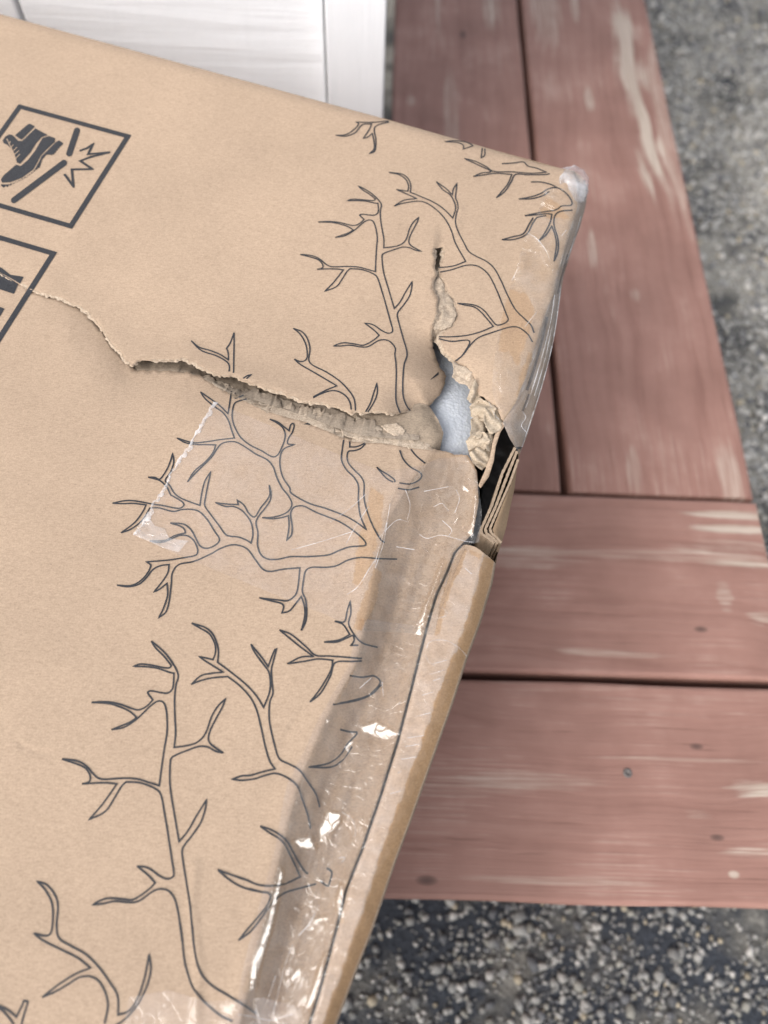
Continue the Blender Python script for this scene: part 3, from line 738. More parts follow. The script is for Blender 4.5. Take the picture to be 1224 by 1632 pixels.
# ---- core inside the upright slit, and the crumpled paper right of the hole
slit = np.vstack([resample(SLIT_L, 3) + np.array((-6, 0)), resample(SLIT_R[:12], 3) + np.array((7, 0))])
def w_slit(P):
    x, y = P[:, 0], P[:, 1]
    w = -1.1 + 1.1 * ridged(x / 14, y / 17, 71, 3)
    return w - 6.5 * sstep(434, 416, y) - 6 * sstep(522, 540, y)
sheet('torn_core', slit, 2.2, w_slit, [M_TORN], box)['label'] = 'pale fibrous core in the upright slit'
M_SCRAP = kraft('crumpled_paper', (0.36, 0.295, 0.222), vary=.25, grain=.7, specks=False)
SCRAPS = [([(744, 636), (750, 618), (757, 604), (768, 626), (764, 641), (750, 645)], -1.2, (.05, .10), 0.5), ([(748, 648), (766, 634), (791, 649), (788, 668), (766, 672), (751, 664)], -1.6, (-.10, .06), 1.6),
          ([(769, 650), (790, 648), (804, 671), (797, 687), (780, 693), (772, 674)], -1.0, (.08, .02), 2.6), ([(750, 668), (771, 657), (777, 684), (763, 700), (749, 692)], -2.6, (.10, -.08), 3.1),
          ([(742, 703), (752, 690), (772, 688), (781, 702), (771, 722), (748, 727)], -3.6, (-.06, .12), 4.2), ([(747, 722), (763, 712), (784, 706), (781, 738), (768, 749), (753, 738)], -5.0, (.12, .05), 5.3), ([(772, 690), (787, 690), (783, 722), (775, 720)], -4.0, (.2, .0), 6.0)]
for q, (poly, w0, (gx, gy), ph) in enumerate(SCRAPS):
    pg = ragged(poly + poly[:1], 1.8, 1.5, 300 + q)[:-1]; cc = np.mean(poly, 0)
    def w_scrap(P, w0=w0, gx=gx, gy=gy, ph=ph, cc=cc, q=q):
        dx, dy = P[:, 0] - cc[0], P[:, 1] - cc[1]
        a = dx * math.cos(ph) + dy * math.sin(ph)
        fold = 1.3 + 1.5 * np.sin(a / 2.6 + 2.4 * vnoise(P[:, 0] / 17, P[:, 1] / 17, 310 + q)) * (.5 + .5 * vnoise(P[:, 0] / 12, P[:, 1] / 12, 330 + q)) + .004 * a * a
        return w0 - gx * dx - gy * dy - np.clip(fold, -1, 3.5) + .8 * ridged(P[:, 0] / 24, P[:, 1] / 19, 320 + q, 2) + 1.0
    sheet('crumpled_liner', pg, 2.2, w_scrap, [M_SCRAP, M_CORE2], box, skirt=.7)
hang = ragged([(722, 575), (746, 587), (756, 598), (757, 610), (752, 622), (744, 616), (736, 612), (727, 608), (721, 600), (724, 588), (722, 575)], 2.2, 1.8, 13)[:-1]
sheet('torn_flap', hang, 2.0, lambda P: -1.0 - .10 * np.clip(P[:, 1] - 585, 0, 40) + .8 * ridged(P[:, 0] / 14, P[:, 1] / 14, 91, 3), [M_TORN, M_TORN], box, skirt=.8)
lip = np.array([(801, 672), (806, 676), (797, 690), (790, 712), (787, 735), (779, 760), (766, 778), (762, 774), (772, 752), (781, 728), (785, 704), (791, 686)])
sheet('torn_flap', resample(lip, 3, True), 3.0, lambda P: -1.5 - .06 * np.clip(P[:, 1] - 672, 0, 200) + .3 * fbm(P[:, 0] / 9, P[:, 1] / 9, 92), [M_CARD, M_TORN], box, skirt=.8)

# ---- right-hand side: three inner layers, outer wall, flap, tape-wrapped edge
def ribbon_layer(path, wid, w_top, deep, mat, name='corrugated_layer'):
    C = resample(path, 3.0); n = len(C)
    d = np.gradient(C, axis=0); nr = np.stack([-d[:, 1], d[:, 0]], 1); nr /= np.hypot(*nr.T)[:, None]
    s = np.arange(n)
    wt = w_top + .25 * vnoise(s / 4, s * 0, int(wid * 10))
    half = wid / 2 * (1 + .18 * np.sin(s * 1.9))
    A = lid(C + nr * half[:, None], wt); B = lid(C - nr * half[:, None], wt)
    # straight down, so that the layer is a standing sheet
    dn = M_BOX @ np.array([0, 0, -deep / 1000])
    V = np.vstack([A, B, A + dn, B + dn]); Fs = []
    for i in range(n - 1):
        Fs += [(i, i + 1, n + i + 1, n + i), (2 * n + i, 2 * n + i + 1, i + 1, i), (n + i, n + i + 1, 3 * n + i + 1, 3 * n + i)]
    Fs += [(0, n, 3 * n, 2 * n), (n - 1, 3 * n - 1, 4 * n - 1, 2 * n - 1)]
    return mesh_obj(name, V, Fs, mat, box, smooth=False)
ribbon_layer([(821, 713), (801, 753), (784, 805), (767, 843), (768, 851), (778, 857), (788, 866)], 4.2, -3.2, 90, M_CARD_IN)
ribbon_layer([(824, 719), (807, 762), (790.5, 806), (773.5, 843), (775.5, 850), (785, 857), (794, 866)], 4.2, -3.4, 90, M_CARD_IN)
ribbon_layer([(826, 732), (812.5, 770), (796.5, 806), (781, 842), (783, 849), (791, 856), (799, 865)], 3.6, -3.0, 90, M_CARD_IN)

def loft(name, ys_, xf, wf, ks, mats, parent, drop=None):
    """rows along y; each row a cross-section k in 0..1"""
    V = []; nk = len(ks)
    for y in ys_:
        px = np.array([xf(k, y) for k in ks]); V.append(lid(px, np.array([wf(k, y) for k in ks])))
    V = np.array(V)
    if drop is not None:
        bot = V[:, -1].copy(); bot[:, 2] = drop
        V = np.concatenate([V, bot[:, None]], 1); nk += 1
    nr = len(V); Fs = [(i * nk + k, (i + 1) * nk + k, (i + 1) * nk + k + 1, i * nk + k + 1) for i in range(nr - 1) for k in range(nk - 1)]
    return mesh_obj(name, V.reshape(-1, 3), Fs, mats, parent)

# folded flap with its rounded outer edge
KP = np.linspace(0, 1, 19); GAPW = 4.2
def flap_x(k, y):
    yy = y
    return XS(yy) + GAPW + k * (XR(yy) - XS(yy) - GAPW)
def flap_w(k, y):
    x = flap_x(k, y); kp = (XP(y) - XS(y) - GAPW) / (XR(y) - XS(y) - GAPW)
    w = 1.0 - .8 * max(0, 1 - k / .12) ** 2 + .35 * float(vnoise(x / 30, y / 45, 101)) + .18 * float(vnoise(x / 12, y / 11, 102))
    if k > kp - .02: w -= 6.5 * ((k - kp + .02) / (1.02 - kp)) ** 1.25
    return w
fy = np.concatenate([[0, .3, .7], np.arange(1.2, 152, 1.0)])
fl_rows = np.concatenate([868 + fy[:3] * 3, np.arange(873, 1672, 5), np.arange(1672, Y_END, 30), [Y_END]])
def fx2(k, y):
    cut = 30 * k * k * math.exp(-(y - 868) / 40)     # its upper end is cut on a curve
    return (flap_x(k, y + cut), y + cut)
flap = loft('side_flap', fl_rows, fx2, lambda k, y: flap_w(k, y + 30 * k * k * math.exp(-(y - 868) / 40)), KP, M_CARD, box)
flap['label'] = 'light brown outer flap with a rounded fold'
md = flap.modifiers.new('board', 'SOLIDIFY'); md.thickness = .0030; md.offset = -1 if flap.data.polygons[40].normal.z > 0 else 1

ow_rows = np.arange(716, 884, 4.0)
loft('side_wall', ow_rows, lambda k, y: (np.interp(y, [716, 737, 772, 806, 845, 866, 884], [826, 825.5, 814.5, 799.5, 784.5, 797, 790]) * (1 - k) + XR(y) * k, y),
     lambda k, y: -3.2 - 8.5 * k ** 1.6 + .3 * float(vnoise(k * 3, y / 14, 111)), np.linspace(0, 1, 7), M_CARD_TAPED, box)

# tape-wrapped crushed edge, upper right
RIMA = np.array(RIM + [(815, 700), (829, 722)], float)
rim_f = lambda y: np.interp(y, RIMA[:, 1], RIMA[:, 0])
def edge_x(k, y): return (rim_f(y) - 2 + k * (XR(y) + 1 - rim_f(y) + 2), y)
def edge_w(k, y):
    return -1.4 - 12 * k ** 1.5 + 1.6 * float(ridged(k * 2.2 + .2, y / 95, 121, 3)) * (.3 + k * (1 - k) * 3)
loft('crushed_edge', np.arange(296, 716, 4.0), edge_x, lambda k, y: edge_w(k, y) - 1.2, np.linspace(0, 1, 10), M_CARD, box)
loft('tape_strip', np.arange(292, 724, 2.5), edge_x, lambda k, y: edge_w(k, y) + .75 * float(ridged(k * 5 + y / 45, y / 48, 123, 3)), np.linspace(0, 1, 22), M_TAPE_SIDE, box)['label'] = 'greyish layered tape wrapped over the crushed edge'

# standing walls and bottom, hidden or nearly so
def wall_down(name, px_list, w, mat=M_CARD):
    A = lid(np.array(px_list, float), w); B = A.copy(); B[:, 2] = .0015
    n = len(A)
    return mesh_obj(name, np.vstack([A, B]), [(i, n + i, n + i + 1, i + 1) for i in range(n - 1)], mat, box, smooth=True)
rows = np.concatenate([np.arange(284, 1672, 8), np.arange(1672, Y_END, 30), [Y_END]])
wr = wall_down('side_wall', [(XR(y), y) for y in rows], -12.0)
tb = resample([pxTL, (0, 22.3), (612, 189), (770, 234), (893, 268), (915, 272), (930, 284)], 20)
wall_down('side_wall', tb, -1.6)
wall_down('side_wall', [pxTL, p_rip, pxBL], 0.0)
end_r = (XR(Y_END), Y_END)
wall_down('side_wall', [pxBL, (XS(Y_END) + 7, Y_END), end_r], -1.0)
fl = np.array([lid([p], 0)[0] for p in (pxTL, (926, 282), end_r, pxBL)]); fl[:, 2] = .0015
mesh_obj('bottom_panel', fl, [(0, 1, 2, 3)], M_CARD_IN, box)

fray = ragged([(691, 436), (701, 440), (711, 462), (722, 482), (727, 503), (718, 520), (704, 528), (692, 526), (688, 512), (697, 496), (698, 474), (691, 456), (691, 436)], 2.4, 1.5, 29)[:-1]
sheet('torn_flap', fray, 2.0, lambda P: .1 + .9 * np.sin((P[:, 1] + .8 * P[:, 0]) / 5.5 + 2 * vnoise(P[:, 0] / 12, P[:, 1] / 12, 95)) * (.5 + .5 * vnoise(P[:, 0] / 10, P[:, 1] / 10, 96)) + .7 * ridged(P[:, 0] / 17, P[:, 1] / 15, 97, 2), [M_TORN, M_CORE2], box, skirt=.8)

# ---- white foam inside the hole: a thing of its own
def foam_mat():
    m, ns, ls, b = new_mat('white_foam')
    c = coord(ns, ls)
    v = N(ns, 'ShaderNodeTexVoronoi', Scale=700.0); ls.new(c.outputs[0], v.inputs['Vector'])
    n = N(ns, 'ShaderNodeTexNoise', Scale=300.0, Detail=3.0); ls.new(c.outputs[0], n.inputs['Vector'])
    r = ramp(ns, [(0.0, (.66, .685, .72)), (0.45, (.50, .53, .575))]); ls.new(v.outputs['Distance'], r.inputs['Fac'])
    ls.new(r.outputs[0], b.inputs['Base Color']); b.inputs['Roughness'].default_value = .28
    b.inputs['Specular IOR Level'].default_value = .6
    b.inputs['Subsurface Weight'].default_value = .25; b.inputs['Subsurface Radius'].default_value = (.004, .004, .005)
    bp = N(ns, 'ShaderNodeBump', Strength=.4, Distance=.0006)
    ls.new(mathn(ns, ls, 'ADD', mathn(ns, ls, 'MULTIPLY', v.outputs['Distance'], -1.0), n.outputs['Fac']), bp.inputs['Height']); ls.new(bp.outputs[0], b.inputs['Normal'])
    return m
M_FOAM = foam_mat()
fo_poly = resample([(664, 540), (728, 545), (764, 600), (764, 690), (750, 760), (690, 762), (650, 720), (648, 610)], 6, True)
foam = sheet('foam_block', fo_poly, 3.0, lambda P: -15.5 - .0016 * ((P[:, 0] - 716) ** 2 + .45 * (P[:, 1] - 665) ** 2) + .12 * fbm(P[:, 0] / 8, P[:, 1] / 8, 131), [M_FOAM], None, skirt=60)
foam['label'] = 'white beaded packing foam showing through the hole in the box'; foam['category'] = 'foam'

m_bk, ns_, ls_, b_ = new_mat('gap_black'); b_.inputs['Base Color'].default_value = (.008, .008, .009, 1); b_.inputs['Roughness'].default_value = .5
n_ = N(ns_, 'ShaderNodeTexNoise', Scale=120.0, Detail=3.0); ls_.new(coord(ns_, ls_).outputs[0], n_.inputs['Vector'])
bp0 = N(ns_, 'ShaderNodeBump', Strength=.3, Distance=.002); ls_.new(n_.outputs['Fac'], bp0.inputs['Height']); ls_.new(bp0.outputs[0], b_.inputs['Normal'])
gap_dark = sheet('gap_darkener', resample([(772, 636), (806, 676), (832, 700), (814, 760), (778, 826), (768, 850), (780, 872), (744, 880), (766, 800), (768, 760)], 5, True), 5.0, lambda P: -34 + .8 * fbm(P[:, 0] / 14, P[:, 1] / 14, 135), [m_bk], None, skirt=90)  # black slab added inside to stand in for the gap's deep shade
gap_dark['label'] = 'added black contents seen through the gap at the box edge'; gap_dark['category'] = 'filler'

# ================================================================== printing
def spline(pts, step):
    """Catmull-Rom between corners, sampled"""
    out = []; n = len(pts); segs = []; start = 0
    for i in range(1, n):
        if pts[i][2] or i == n - 1:
            segs.append([np.array(p[:2]) for p in pts[start:i + 1]]); start = i
    for s in segs:
        if len(s) == 2: c = resample(s, step)
        else:
            e = [2 * s[0] - s[1]] + s + [2 * s[-1] - s[-2]]; c = []
            for k in range(1, len(e) - 2):
                p0, p1, p2, p3 = e[k - 1:k + 3]
                m = max(2, int(np.linalg.norm(p2 - p1) / step))
                for q in range(m):
                    t = q / m
                    c.append(.5 * ((2 * p1) + (p2 - p0) * t + (2 * p0 - 5 * p1 + 4 * p2 - p3) * t * t + (3 * p1 - p0 - 3 * p2 + p3) * t ** 3))
            c.append(s[-1]); c = np.array(c)
        out.append(c if not out else c[1:])
    return np.vstack(out)

def stroke_geo(px, width, wfun, lift=.22, closed=False):
    """a flat printed line of real width (mm) lying on the card"""
    A = lid_ab(px); w2 = width / 2000
    keep = np.concatenate([[True], np.hypot(*np.diff(A, axis=0).T) > 1e-6]); A = A[keep]
    d = np.diff(A, axis=0); d /= np.hypot(*d.T)[:, None]
    t0 = np.vstack([d[:1], d]); t1 = np.vstack([d, d[-1:]])
    if closed: t0[0] = d[-1]; t1[-1] = d[0]
    tn = t0 + t1; ln = np.hypot(*tn.T); sharp = ln < .35
    tn = np.where(sharp[:, None], t0, tn / np.maximum(ln, 1e-6)[:, None])
    nr = np.stack([-tn[:, 1], tn[:, 0]], 1)
    cosh = np.clip((nr * np.stack([-t0[:, 1], t0[:, 0]], 1)).sum(1), .55, 1)
    jit = 1 + .06 * vnoise(np.arange(len(A)) / 5, np.zeros(len(A)), 5)
    L = A + nr * (w2 * jit / cosh)[:, None]; Rr = A - nr * (w2 * jit / cosh)[:, None]
    pl_, pr_ = ab_px(L), ab_px(Rr)
    # sharp tips get a pointed cap so that the two sides merge into a spike
    h = wfun(ab_px(A)) + lift
    V = np.vstack([lid(pl_, h), lid(pr_, h)]); n = len(A)
    F = [(i, i + 1, n + i + 1, n + i) for i in range(n - 1)]
    return V, F

def print_obj(name, strokes, parent, width=.70, label=None, wfun=None, fills=()):
    V = []; F = []; o = 0
    wf = wfun or w_card
    for s in strokes:
        px = spline(trace(s), 2.2) if isinstance(s, str) else np.asarray(s, float)
        v, f = stroke_geo(px, width, wf)
        V.append(v); F += [tuple(i + o for i in q) for q in f]; o += len(v)
    for poly in fills:
        P = np.array([p[:2] for p in trace(poly)]) if isinstance(poly, str) else np.asarray(poly, float)
        vv, ff = tri_fill(resample(P, 2.5, True), 5.0)
        V.append(lid(vv, wf(vv) + .22)); F += [tuple(int(i) + o for i in q) for q in ff]; o += len(vv)
    ob = mesh_obj(name, np.vstack(V), F, M_INK, parent, smooth=True)
    if label: ob['label'] = label
    return ob

A1 = ("C2 583,1632 575,1570 565,1500 550,1440 525,1402 495,1390 465,1393 440,1405 400,1435 370,1450 330,1452 270,1447 215,1458 168,1463! 200,1445 240,1433 300,1436 350,1440 390,1420 430,1390 458,1362! 430,1330 376,1285! 410,1287 440,1300 480,1330 515,1343 538,1335 545,1315 535,1250 515,1120 495,1000 485,955 470,932 430,910 380,895 322,893! 300,915 270,965 225,1030 150,1068! 180,1035 210,1000 250,945 280,902! 240,897 190,897 118,902! 145,895 157,880 150,850 120,820 25,786! 70,790 110,800 145,825 170,855 195,875 230,880 320,875 380,880 430,895 477,910! 487,830 500,740 513,660 512,580 505,540 495,522 478,516 460,522 430,545 400,575 360,610 310,640 255,650! 300,632 340,615 372,593! 340,565 290,542 240,528 162,523! 230,520 290,530 340,548 375,558 400,552 425,535 447,512! 437,498 424,480 428,472 445,470 480,477 515,480 535,465 543,440 545,388! 520,382 470,365 420,358 358,355! 390,345 440,350 500,362 525,362 533,352! 500,310 460,270 440,238! 470,262 510,300 545,350 560,380 565,405 555,440 550,480 548,520 550,600 553,660 550,700 546,732! 600,725 650,710 690,670 720,590 750,540 785,506! 770,545 740,600 715,650 705,690 715,715 740,735 775,758! 740,750 700,730 660,728 610,745 560,765 535,780 528,800 526,850 528,920 545,1030 569,1170! 610,1120 650,1050 697,975! 690,1020 670,1080 630,1140 595,1185 583,1215 590,1280 605,1370 620,1470 635,1632")
pairsA = [(497, 862), (447, 932), (315, 1030), (390, 1105), (610, 1155), (780, 1012), (795, 1162), (232, 1182), (305, 1252), (343, 1348), (575, 1258), (663, 1434), (753, 1308), (527, 1503), (385, 1607)]
pairsB = [(440, 238), (358, 355), (162, 523), (255, 650), (546, 732), (785, 506), (775, 758), (25, 786), (118, 902), (150, 1068), (477, 910), (569, 1170), (697, 975), (376, 1285), (168, 1463)]
# the lid repeats its pattern: the upper antler is the lower one shifted (fitted on matching points)
Bp = np.array(pairsB, float) / 2.9143 + (90, 940); Ap = np.array(pairsA, float) / 2.9143 + (400, 0)
def quad_terms(p):
    q = (np.asarray(p, float) - (250, 1200)) / 200
    return np.stack([np.ones(len(q)), q[:, 0], q[:, 1], q[:, 0] * q[:, 1], q[:, 1] ** 2], 1)
COEF = np.linalg.lstsq(quad_terms(Bp), Ap, rcond=None)[0]
a1 = trace(A1)
a1u = [(float(q[0]), float(q[1]), s[2]) for q, s in zip(quad_terms([p[:2] for p in a1]) @ COEF, a1)]
def to_txt(pts): return 'PX ' + ' '.join('%.2f,%.2f%s' % (p[0], p[1], '!' if p[2] else '') for p in pts)
up_l = "C6 725,400 700,330 697,250 700,150 697,70 690,20 "
up_r = " C6 750,90 742,200 745,290 765,350 790,385"
print_obj('antler_print', [up_l + to_txt(a1u[3:-1]) + up_r], pu)
print_obj('antler_print', ["C7 1080,1620 1020,1590 950,1530 900,1470 875,1410 855,1330 845,1230 835,1160 " + A1 + " C7 893,1180 905,1300 930,1390 980,1450 1060,1500 1140,1550 1190,1585"], pl)
A2 = "C2 1222,1010 1205,950 1180,910 1160,880 1135,845 1110,825 1070,805 1040,790 1025,765 1010,710 990,620 987,560 992,515 1005,480 1000,420 998,370 1010,320 1022,275! 1014,277! 1000,310 983,357! 950,310 902,252! 920,290 960,345 985,380 993,430 988,480 962,547! 930,495 880,440 800,375 748,337! 752,290 745,250 725,205 690,175 627,155! 670,180 710,205 735,250 738,290 727,325! 700,318 662,310! 690,330 730,355 775,383! 720,388 670,400 625,440! 660,425 720,410 795,403! 850,445 900,500 930,560 950,640 970,730 990,795 1015,832! 960,845 900,862 860,865 815,880! 860,885 920,878 960,865 1010,853 1050,862 1090,885 1120,915 1140,970 1165,1040 1180,1110"
print_obj('antler_print', [A2], pl)
A2u = ["C3 780,1430 760,1380 720,1340 660,1280 610,1190 560,1080 520,1010 470,965 400,930 355,900 C1 990,1130 960,1070 950,1030 955,990 962,965 957,935 950,915 957,850! 940,878 935,905! 905,875 860,843! 890,880 925,905 945,940 950,970 937,1013! 900,975 850,940 770,905 740,893! 742,860 730,830 700,808 640,800! 690,812 720,835 732,865 728,888! 675,880! 710,895 770,922! 710,930 665,957! 710,943 790,935 850,965 900,1015 930,1070 950,1130 997,1214! 940,1235 872,1243",
       "C3 168,1035 240,1020 330,992 390,990 440,1010 490,1060 540,1160 600,1310 612,1340 600,1360 560,1378 530,1375 500,1340 460,1290 420,1260 370,1245 280,1237! 330,1250 390,1262 440,1300 515,1388! 440,1420 350,1445 250,1455 160,1455",
       "C3 160,1468 240,1485 320,1478 350,1478 362,1490 350,1520 310,1580 268,1612", "C3 275,1610 320,1570 365,1510 420,1460 500,1430 600,1398 650,1390 690,1400 740,1440 770,1490"]
print_obj('antler_print', A2u, pu)
# antler cut by the rip, upper pieces
print_obj('antler_print', ["C5 757,445 752,415 735,385 700,362 660,358 610,375 580,391", "C5 580,386 640,355 690,335! 640,305 580,270 520,235 492,210! 520,222 545,215 553,190 545,140 520,95 487,67! 530,85 555,120 565,165 560,215 580,240 640,270 700,310 740,350 770,395 777,450"], pu)
print_obj('antler_print', ["C6 500,393 530,340 550,280 573,207! 577,260 560,320 515,395"], pu)
print_obj('antler_print', [], pu, fills=["C6 918,187 945,160 975,132 977,150 955,165"])
print_obj('antler_print', ["C5 190,268 190,240 175,220 130,195 60,170 13,125! 50,155 100,170 150,190 187,215! 185,180 178,160! 195,135 213,87! 212,180 210,275"], pu)
print_obj('antler_print', ["C5 255,300 275,287 292,283! 270,302"], pu)
# large antler below the rip
A4 = ["C4 770,340 760,410 748,487! 700,440 640,395 568,345! 600,390 660,440 715,480 750,530 770,590 790,645! 700,655 600,670 520,675 415,645! 470,675 540,687 610,688 668,690! 650,740 600,800 530,860 485,930! 520,890 580,830 640,770 680,710 710,680 760,668 810,675 870,710 930,750 1000,785 1040,830 1065,900 1100,970 1140,1020 1163,1070 1150,1110 1110,1140 1040,1160 970,1163! 1040,1170 1100,1162 1140,1150! 1145,1200 1140,1260 1130,1310! 1160,1275 1165,1220 1155,1140 1172,1100 C5 510,893 540,895 600,925 700,965 770,1010 815,1050 825,1070 815,1078 750,1083 700,1100 650,1120 560,1128 480,1128 430,1138 C4 1050,1435 1000,1430 960,1400 940,1340 942,1260 930,1195 950,1150 990,1100 1022,1050 1028,1000 1015,950! 1020,1010 1000,1050 960,1100 930,1150 910,1158 880,1130 850,1080 808,1048! 815,1078! 750,1075 665,1065! 730,1090 780,1090 830,1110 870,1150 900,1200 910,1270 898,1328! 870,1310 820,1290 760,1283 730,1270 690,1215 630,1135 597,1085 600,1040 615,960 635,865! 600,920 580,990 565,1083! 500,1060 440,1035 400,1005 370,955 340,920 375,865 395,800 387,745! 375,790 350,850 305,912 270,900 228,900! 270,910 310,925 350,965 375,1015! 420,1040 450,1060 462,1080 440,1100 400,1100 330,1085 260,1075 150,1055 80,1052 -4,1069! 60,1072 130,1070 215,1080! 190,1130 140,1195 52,1262! 120,1235 190,1180 240,1100! 300,1100 390,1122 450,1110 520,1110 570,1130 620,1185 660,1250 692,1300 680,1330 640,1355 600,1362 565,1345 540,1300 510,1245 470,1210 430,1200 372,1198! 430,1215 462,1235 472,1262! 400,1280 340,1310 240,1315! 300,1325 360,1310 430,1280 480,1280 520,1305 545,1350 550,1390 530,1410 450,1425 350,1440 217,1450! 240,1465 245,1480 220,1530 170,1580 110,1605 25,1602! 100,1612 170,1595 220,1550 260,1500 310,1475 CA 785,1340! 780,1375 760,1410 715,1467! 740,1455 775,1427! 778,1480 760,1540 737,1587! 770,1560 785,1510 795,1430 800,1380 830,1340 900,1325 980,1290 C5 150,1090 210,1073 270,1090 310,1140 345,1185 380,1197 440,1187 518,1180! 513,1240 505,1290 490,1315 460,1333 420,1330 330,1320! 390,1335 430,1345 443,1360 435,1390! 470,1380 500,1345 525,1313! 540,1360 540,1410 525,1472! 545,1430 550,1380 545,1330 530,1290 535,1240 545,1195 575,1178 640,1178 690,1170 740,1145 800,1132 880,1137 970,1140",
      "C4 795,350 797,385! 830,375 850,365", "C4 870,390 800,412 780,450 775,510 790,570 830,640 890,690 970,730 1010,755 1045,768 1075,750 1100,700 1115,660 1120,620 1105,580 1070,550 1020,522! 1070,540 1110,570 1145,598! 1155,560 1170,550 1178,565 1165,610 1145,640 1135,680 1180,688! 1120,710 1095,740 1085,790 1090,850 1110,910 1150,970 C5 480,835 560,880 640,905 730,940 790,975 827,1003! 800,940 790,870 790,800 770,760 735,725 712,680 715,630 722,585",
      "C6 397,585 397,622! 440,620 480,605 497,592", "C6 500,600 470,630 430,645 390,650 380,680 388,725 430,775 470,815 490,860 490,950 510,1040 550,1140 600,1225 625,1243"]
print_obj('antler_print', A4, pl)
print_obj('antler_print', [], pl, fills=["C6 92,474 120,464 145,470 140,478"])
print_obj('antler_print', ["C6 722,643 745,700 790,750 850,785 865,805 850,835 790,862 720,855", "C6 795,637 830,680 888,728", "C6 710,890 780,900 850,882", "C6 690,850 688,835 650,805 600,775 572,752! 620,810 650,835 680,850"], pl)
print_obj('antler_print', ["C8 560,128 520,125 430,118 370,115 330,80 270,30 220,10! 300,75 360,120! 310,122 252,150! 320,140 380,130 440,135! 430,180 390,250 345,308! 390,270 430,200 450,145 520,140 560,138"], pl)
print_obj('antler_print', ["C5 790,1540 755,1540! 770,1520 765,1495 740,1505 690,1525 630,1525! 700,1515 750,1490! 720,1445 680,1428! 725,1430 738,1380 752,1335! 755,1390 745,1440 770,1490 810,1530 880,1550"], pl)
print_obj('antler_print', ["C8 510,198 560,205 610,200 635,225 610,260 560,290 440,318! 540,300 600,275 640,235"], pl)
print_obj('antler_print', ["C8 470,420 510,430 540,435 500,480 470,525 420,560 340,575! 430,575 480,545 520,490"], pl)
print_obj('antler_print', ["C9 485,580 460,560 420,500 360,390 335,350 290,310 220,270 150,248! 210,290 290,340 330,390 380,490 430,600! 370,630 300,655 210,665 130,655 60,625 0,603 C2 870,1345 800,1320 748,1300! 800,1345 860,1380 930,1400 C9 80,685 150,705 205,712 225,735! 200,800 120,900 60,970 0,1045! 80,985 150,900 220,800 270,745 340,705 430,680 540,650", "C9 615,540 650,570 635,640 620,665 570,630"], pl)
print_obj('antler_print', ["C7 485,1632 500,1550 490,1490 460,1435 420,1412 370,1415 320,1445 260,1480 195,1508! 270,1450 350,1400 420,1372! 360,1325 280,1285 200,1245 155,1210! 205,1222 235,1210 245,1140 240,1070 210,1010 172,970! 215,985 250,1025 268,1080 262,1180 275,1235 330,1270 400,1310 460,1370 510,1440 545,1500 548,1590! 600,1570 640,1510 670,1420 692,1310! 700,1380 680,1460 640,1540 590,1600 550,1632 500,1660"], pl)
print_obj('antler_print', ["C7 -60,1530 0,1550 40,1570 75,1600! 100,1550 110,1525! 128,1530 115,1575 100,1632 98,1680", "C7 -60,1545 0,1562 30,1590 60,1632 65,1680"], pl)
print_obj('antler_print', ["C1 640,562 560,568 487,567! 500,575 480,600 440,625 393,628! 440,632 485,615 515,580 560,575! 550,600 522,642! 545,635 563,618! 570,650 572,690 550,713! 575,700 580,650 572,600 590,580 640,567"], pu, .75)
print_obj('antler_print', ["C3 380,210 340,190 260,180 200,187! 280,192 320,210 320,235! 350,225 385,212", "C3 443,228 440,255 435,293! 458,275 460,232"], pu, .7)
print_obj('antler_print', ["C3 570,330! 650,325 710,318 740,345 800,360 860,385! 760,392 640,383 520,380 470,350 400,315 325,295! 420,340 500,380 440,390 385,413! 460,402 530,392 635,400! 610,460 570,510 535,552! 590,510 630,450 660,400 740,402 860,400 880,392"], pu, .75)
print_obj('antler_print', ["C3 760,448! 830,450 890,465 930,485", "C3 680,560! 760,545 820,525 870,495 920,485 960,500 1000,535 1025,575 1020,600 960,605 920,630 830,645 720,668! 800,662 860,655 895,658! 885,710 850,780 810,835! 860,790 895,735! 915,790 925,860 910,965! 935,900 935,820 910,730 915,670 950,640 1030,632", "C3 880,510 830,540 760,558 680,560!", "C3 775,680 750,720 710,785 640,805 570,825! 650,822 730,790 770,720 800,680 860,668"], pu, .8)

# the two handling symbols
I = lid_ab([(110 / 3.709, 120 + 170 / 3.709), (777 / 3.709, 120 + 353 / 3.709), (425 / 3.709, 120 + 908 / 3.709)])
eu = I[1] - I[0]; ev = I[2] - I[1]
def frame(c_tr, parent, name, label, wfun):
    th = .042
    o = [c_tr - eu, c_tr, c_tr + ev, c_tr + ev - eu]
    cen = sum(o) / 4
    i_ = [cen + (p - cen) * (1 - 2 * th) for p in o]
    V = []; F = []; n = 0
    for k in range(4):
        k2 = (k + 1) % 4
        m = 40
        for t in range(m + 1):
            f = t / m
            V += [o[k] + (o[k2] - o[k]) * f, i_[k] + (i_[k2] - i_[k]) * f]
        for t in range(m): a = n + t * 2; F.append((a, a + 2, a + 3, a + 1))
        n += (m + 1) * 2
    px = ab_px(np.array(V)); ob = mesh_obj(name, lid(px, wfun(px) + .22), F, M_INK, parent); ob['label'] = label
frame(I[1], pu, 'printed_symbol', 'printed square frame of the boot symbol', w_card)
def blob(a, b, r):       # rounded bar
    a = np.array(a, float); b = np.array(b, float); t = math.atan2(*(b - a)[::-1])
    return [tuple(b + r * np.array((math.cos(t + q), math.sin(t + q)))) for q in np.linspace(-1.57, 1.57, 9)] + [tuple(a + r * np.array((math.cos(t + q), math.sin(t + q)))) for q in np.linspace(1.57, 4.71, 9)]
def c0(pts): return np.array(pts, float) / 3.709 + (0, 120)
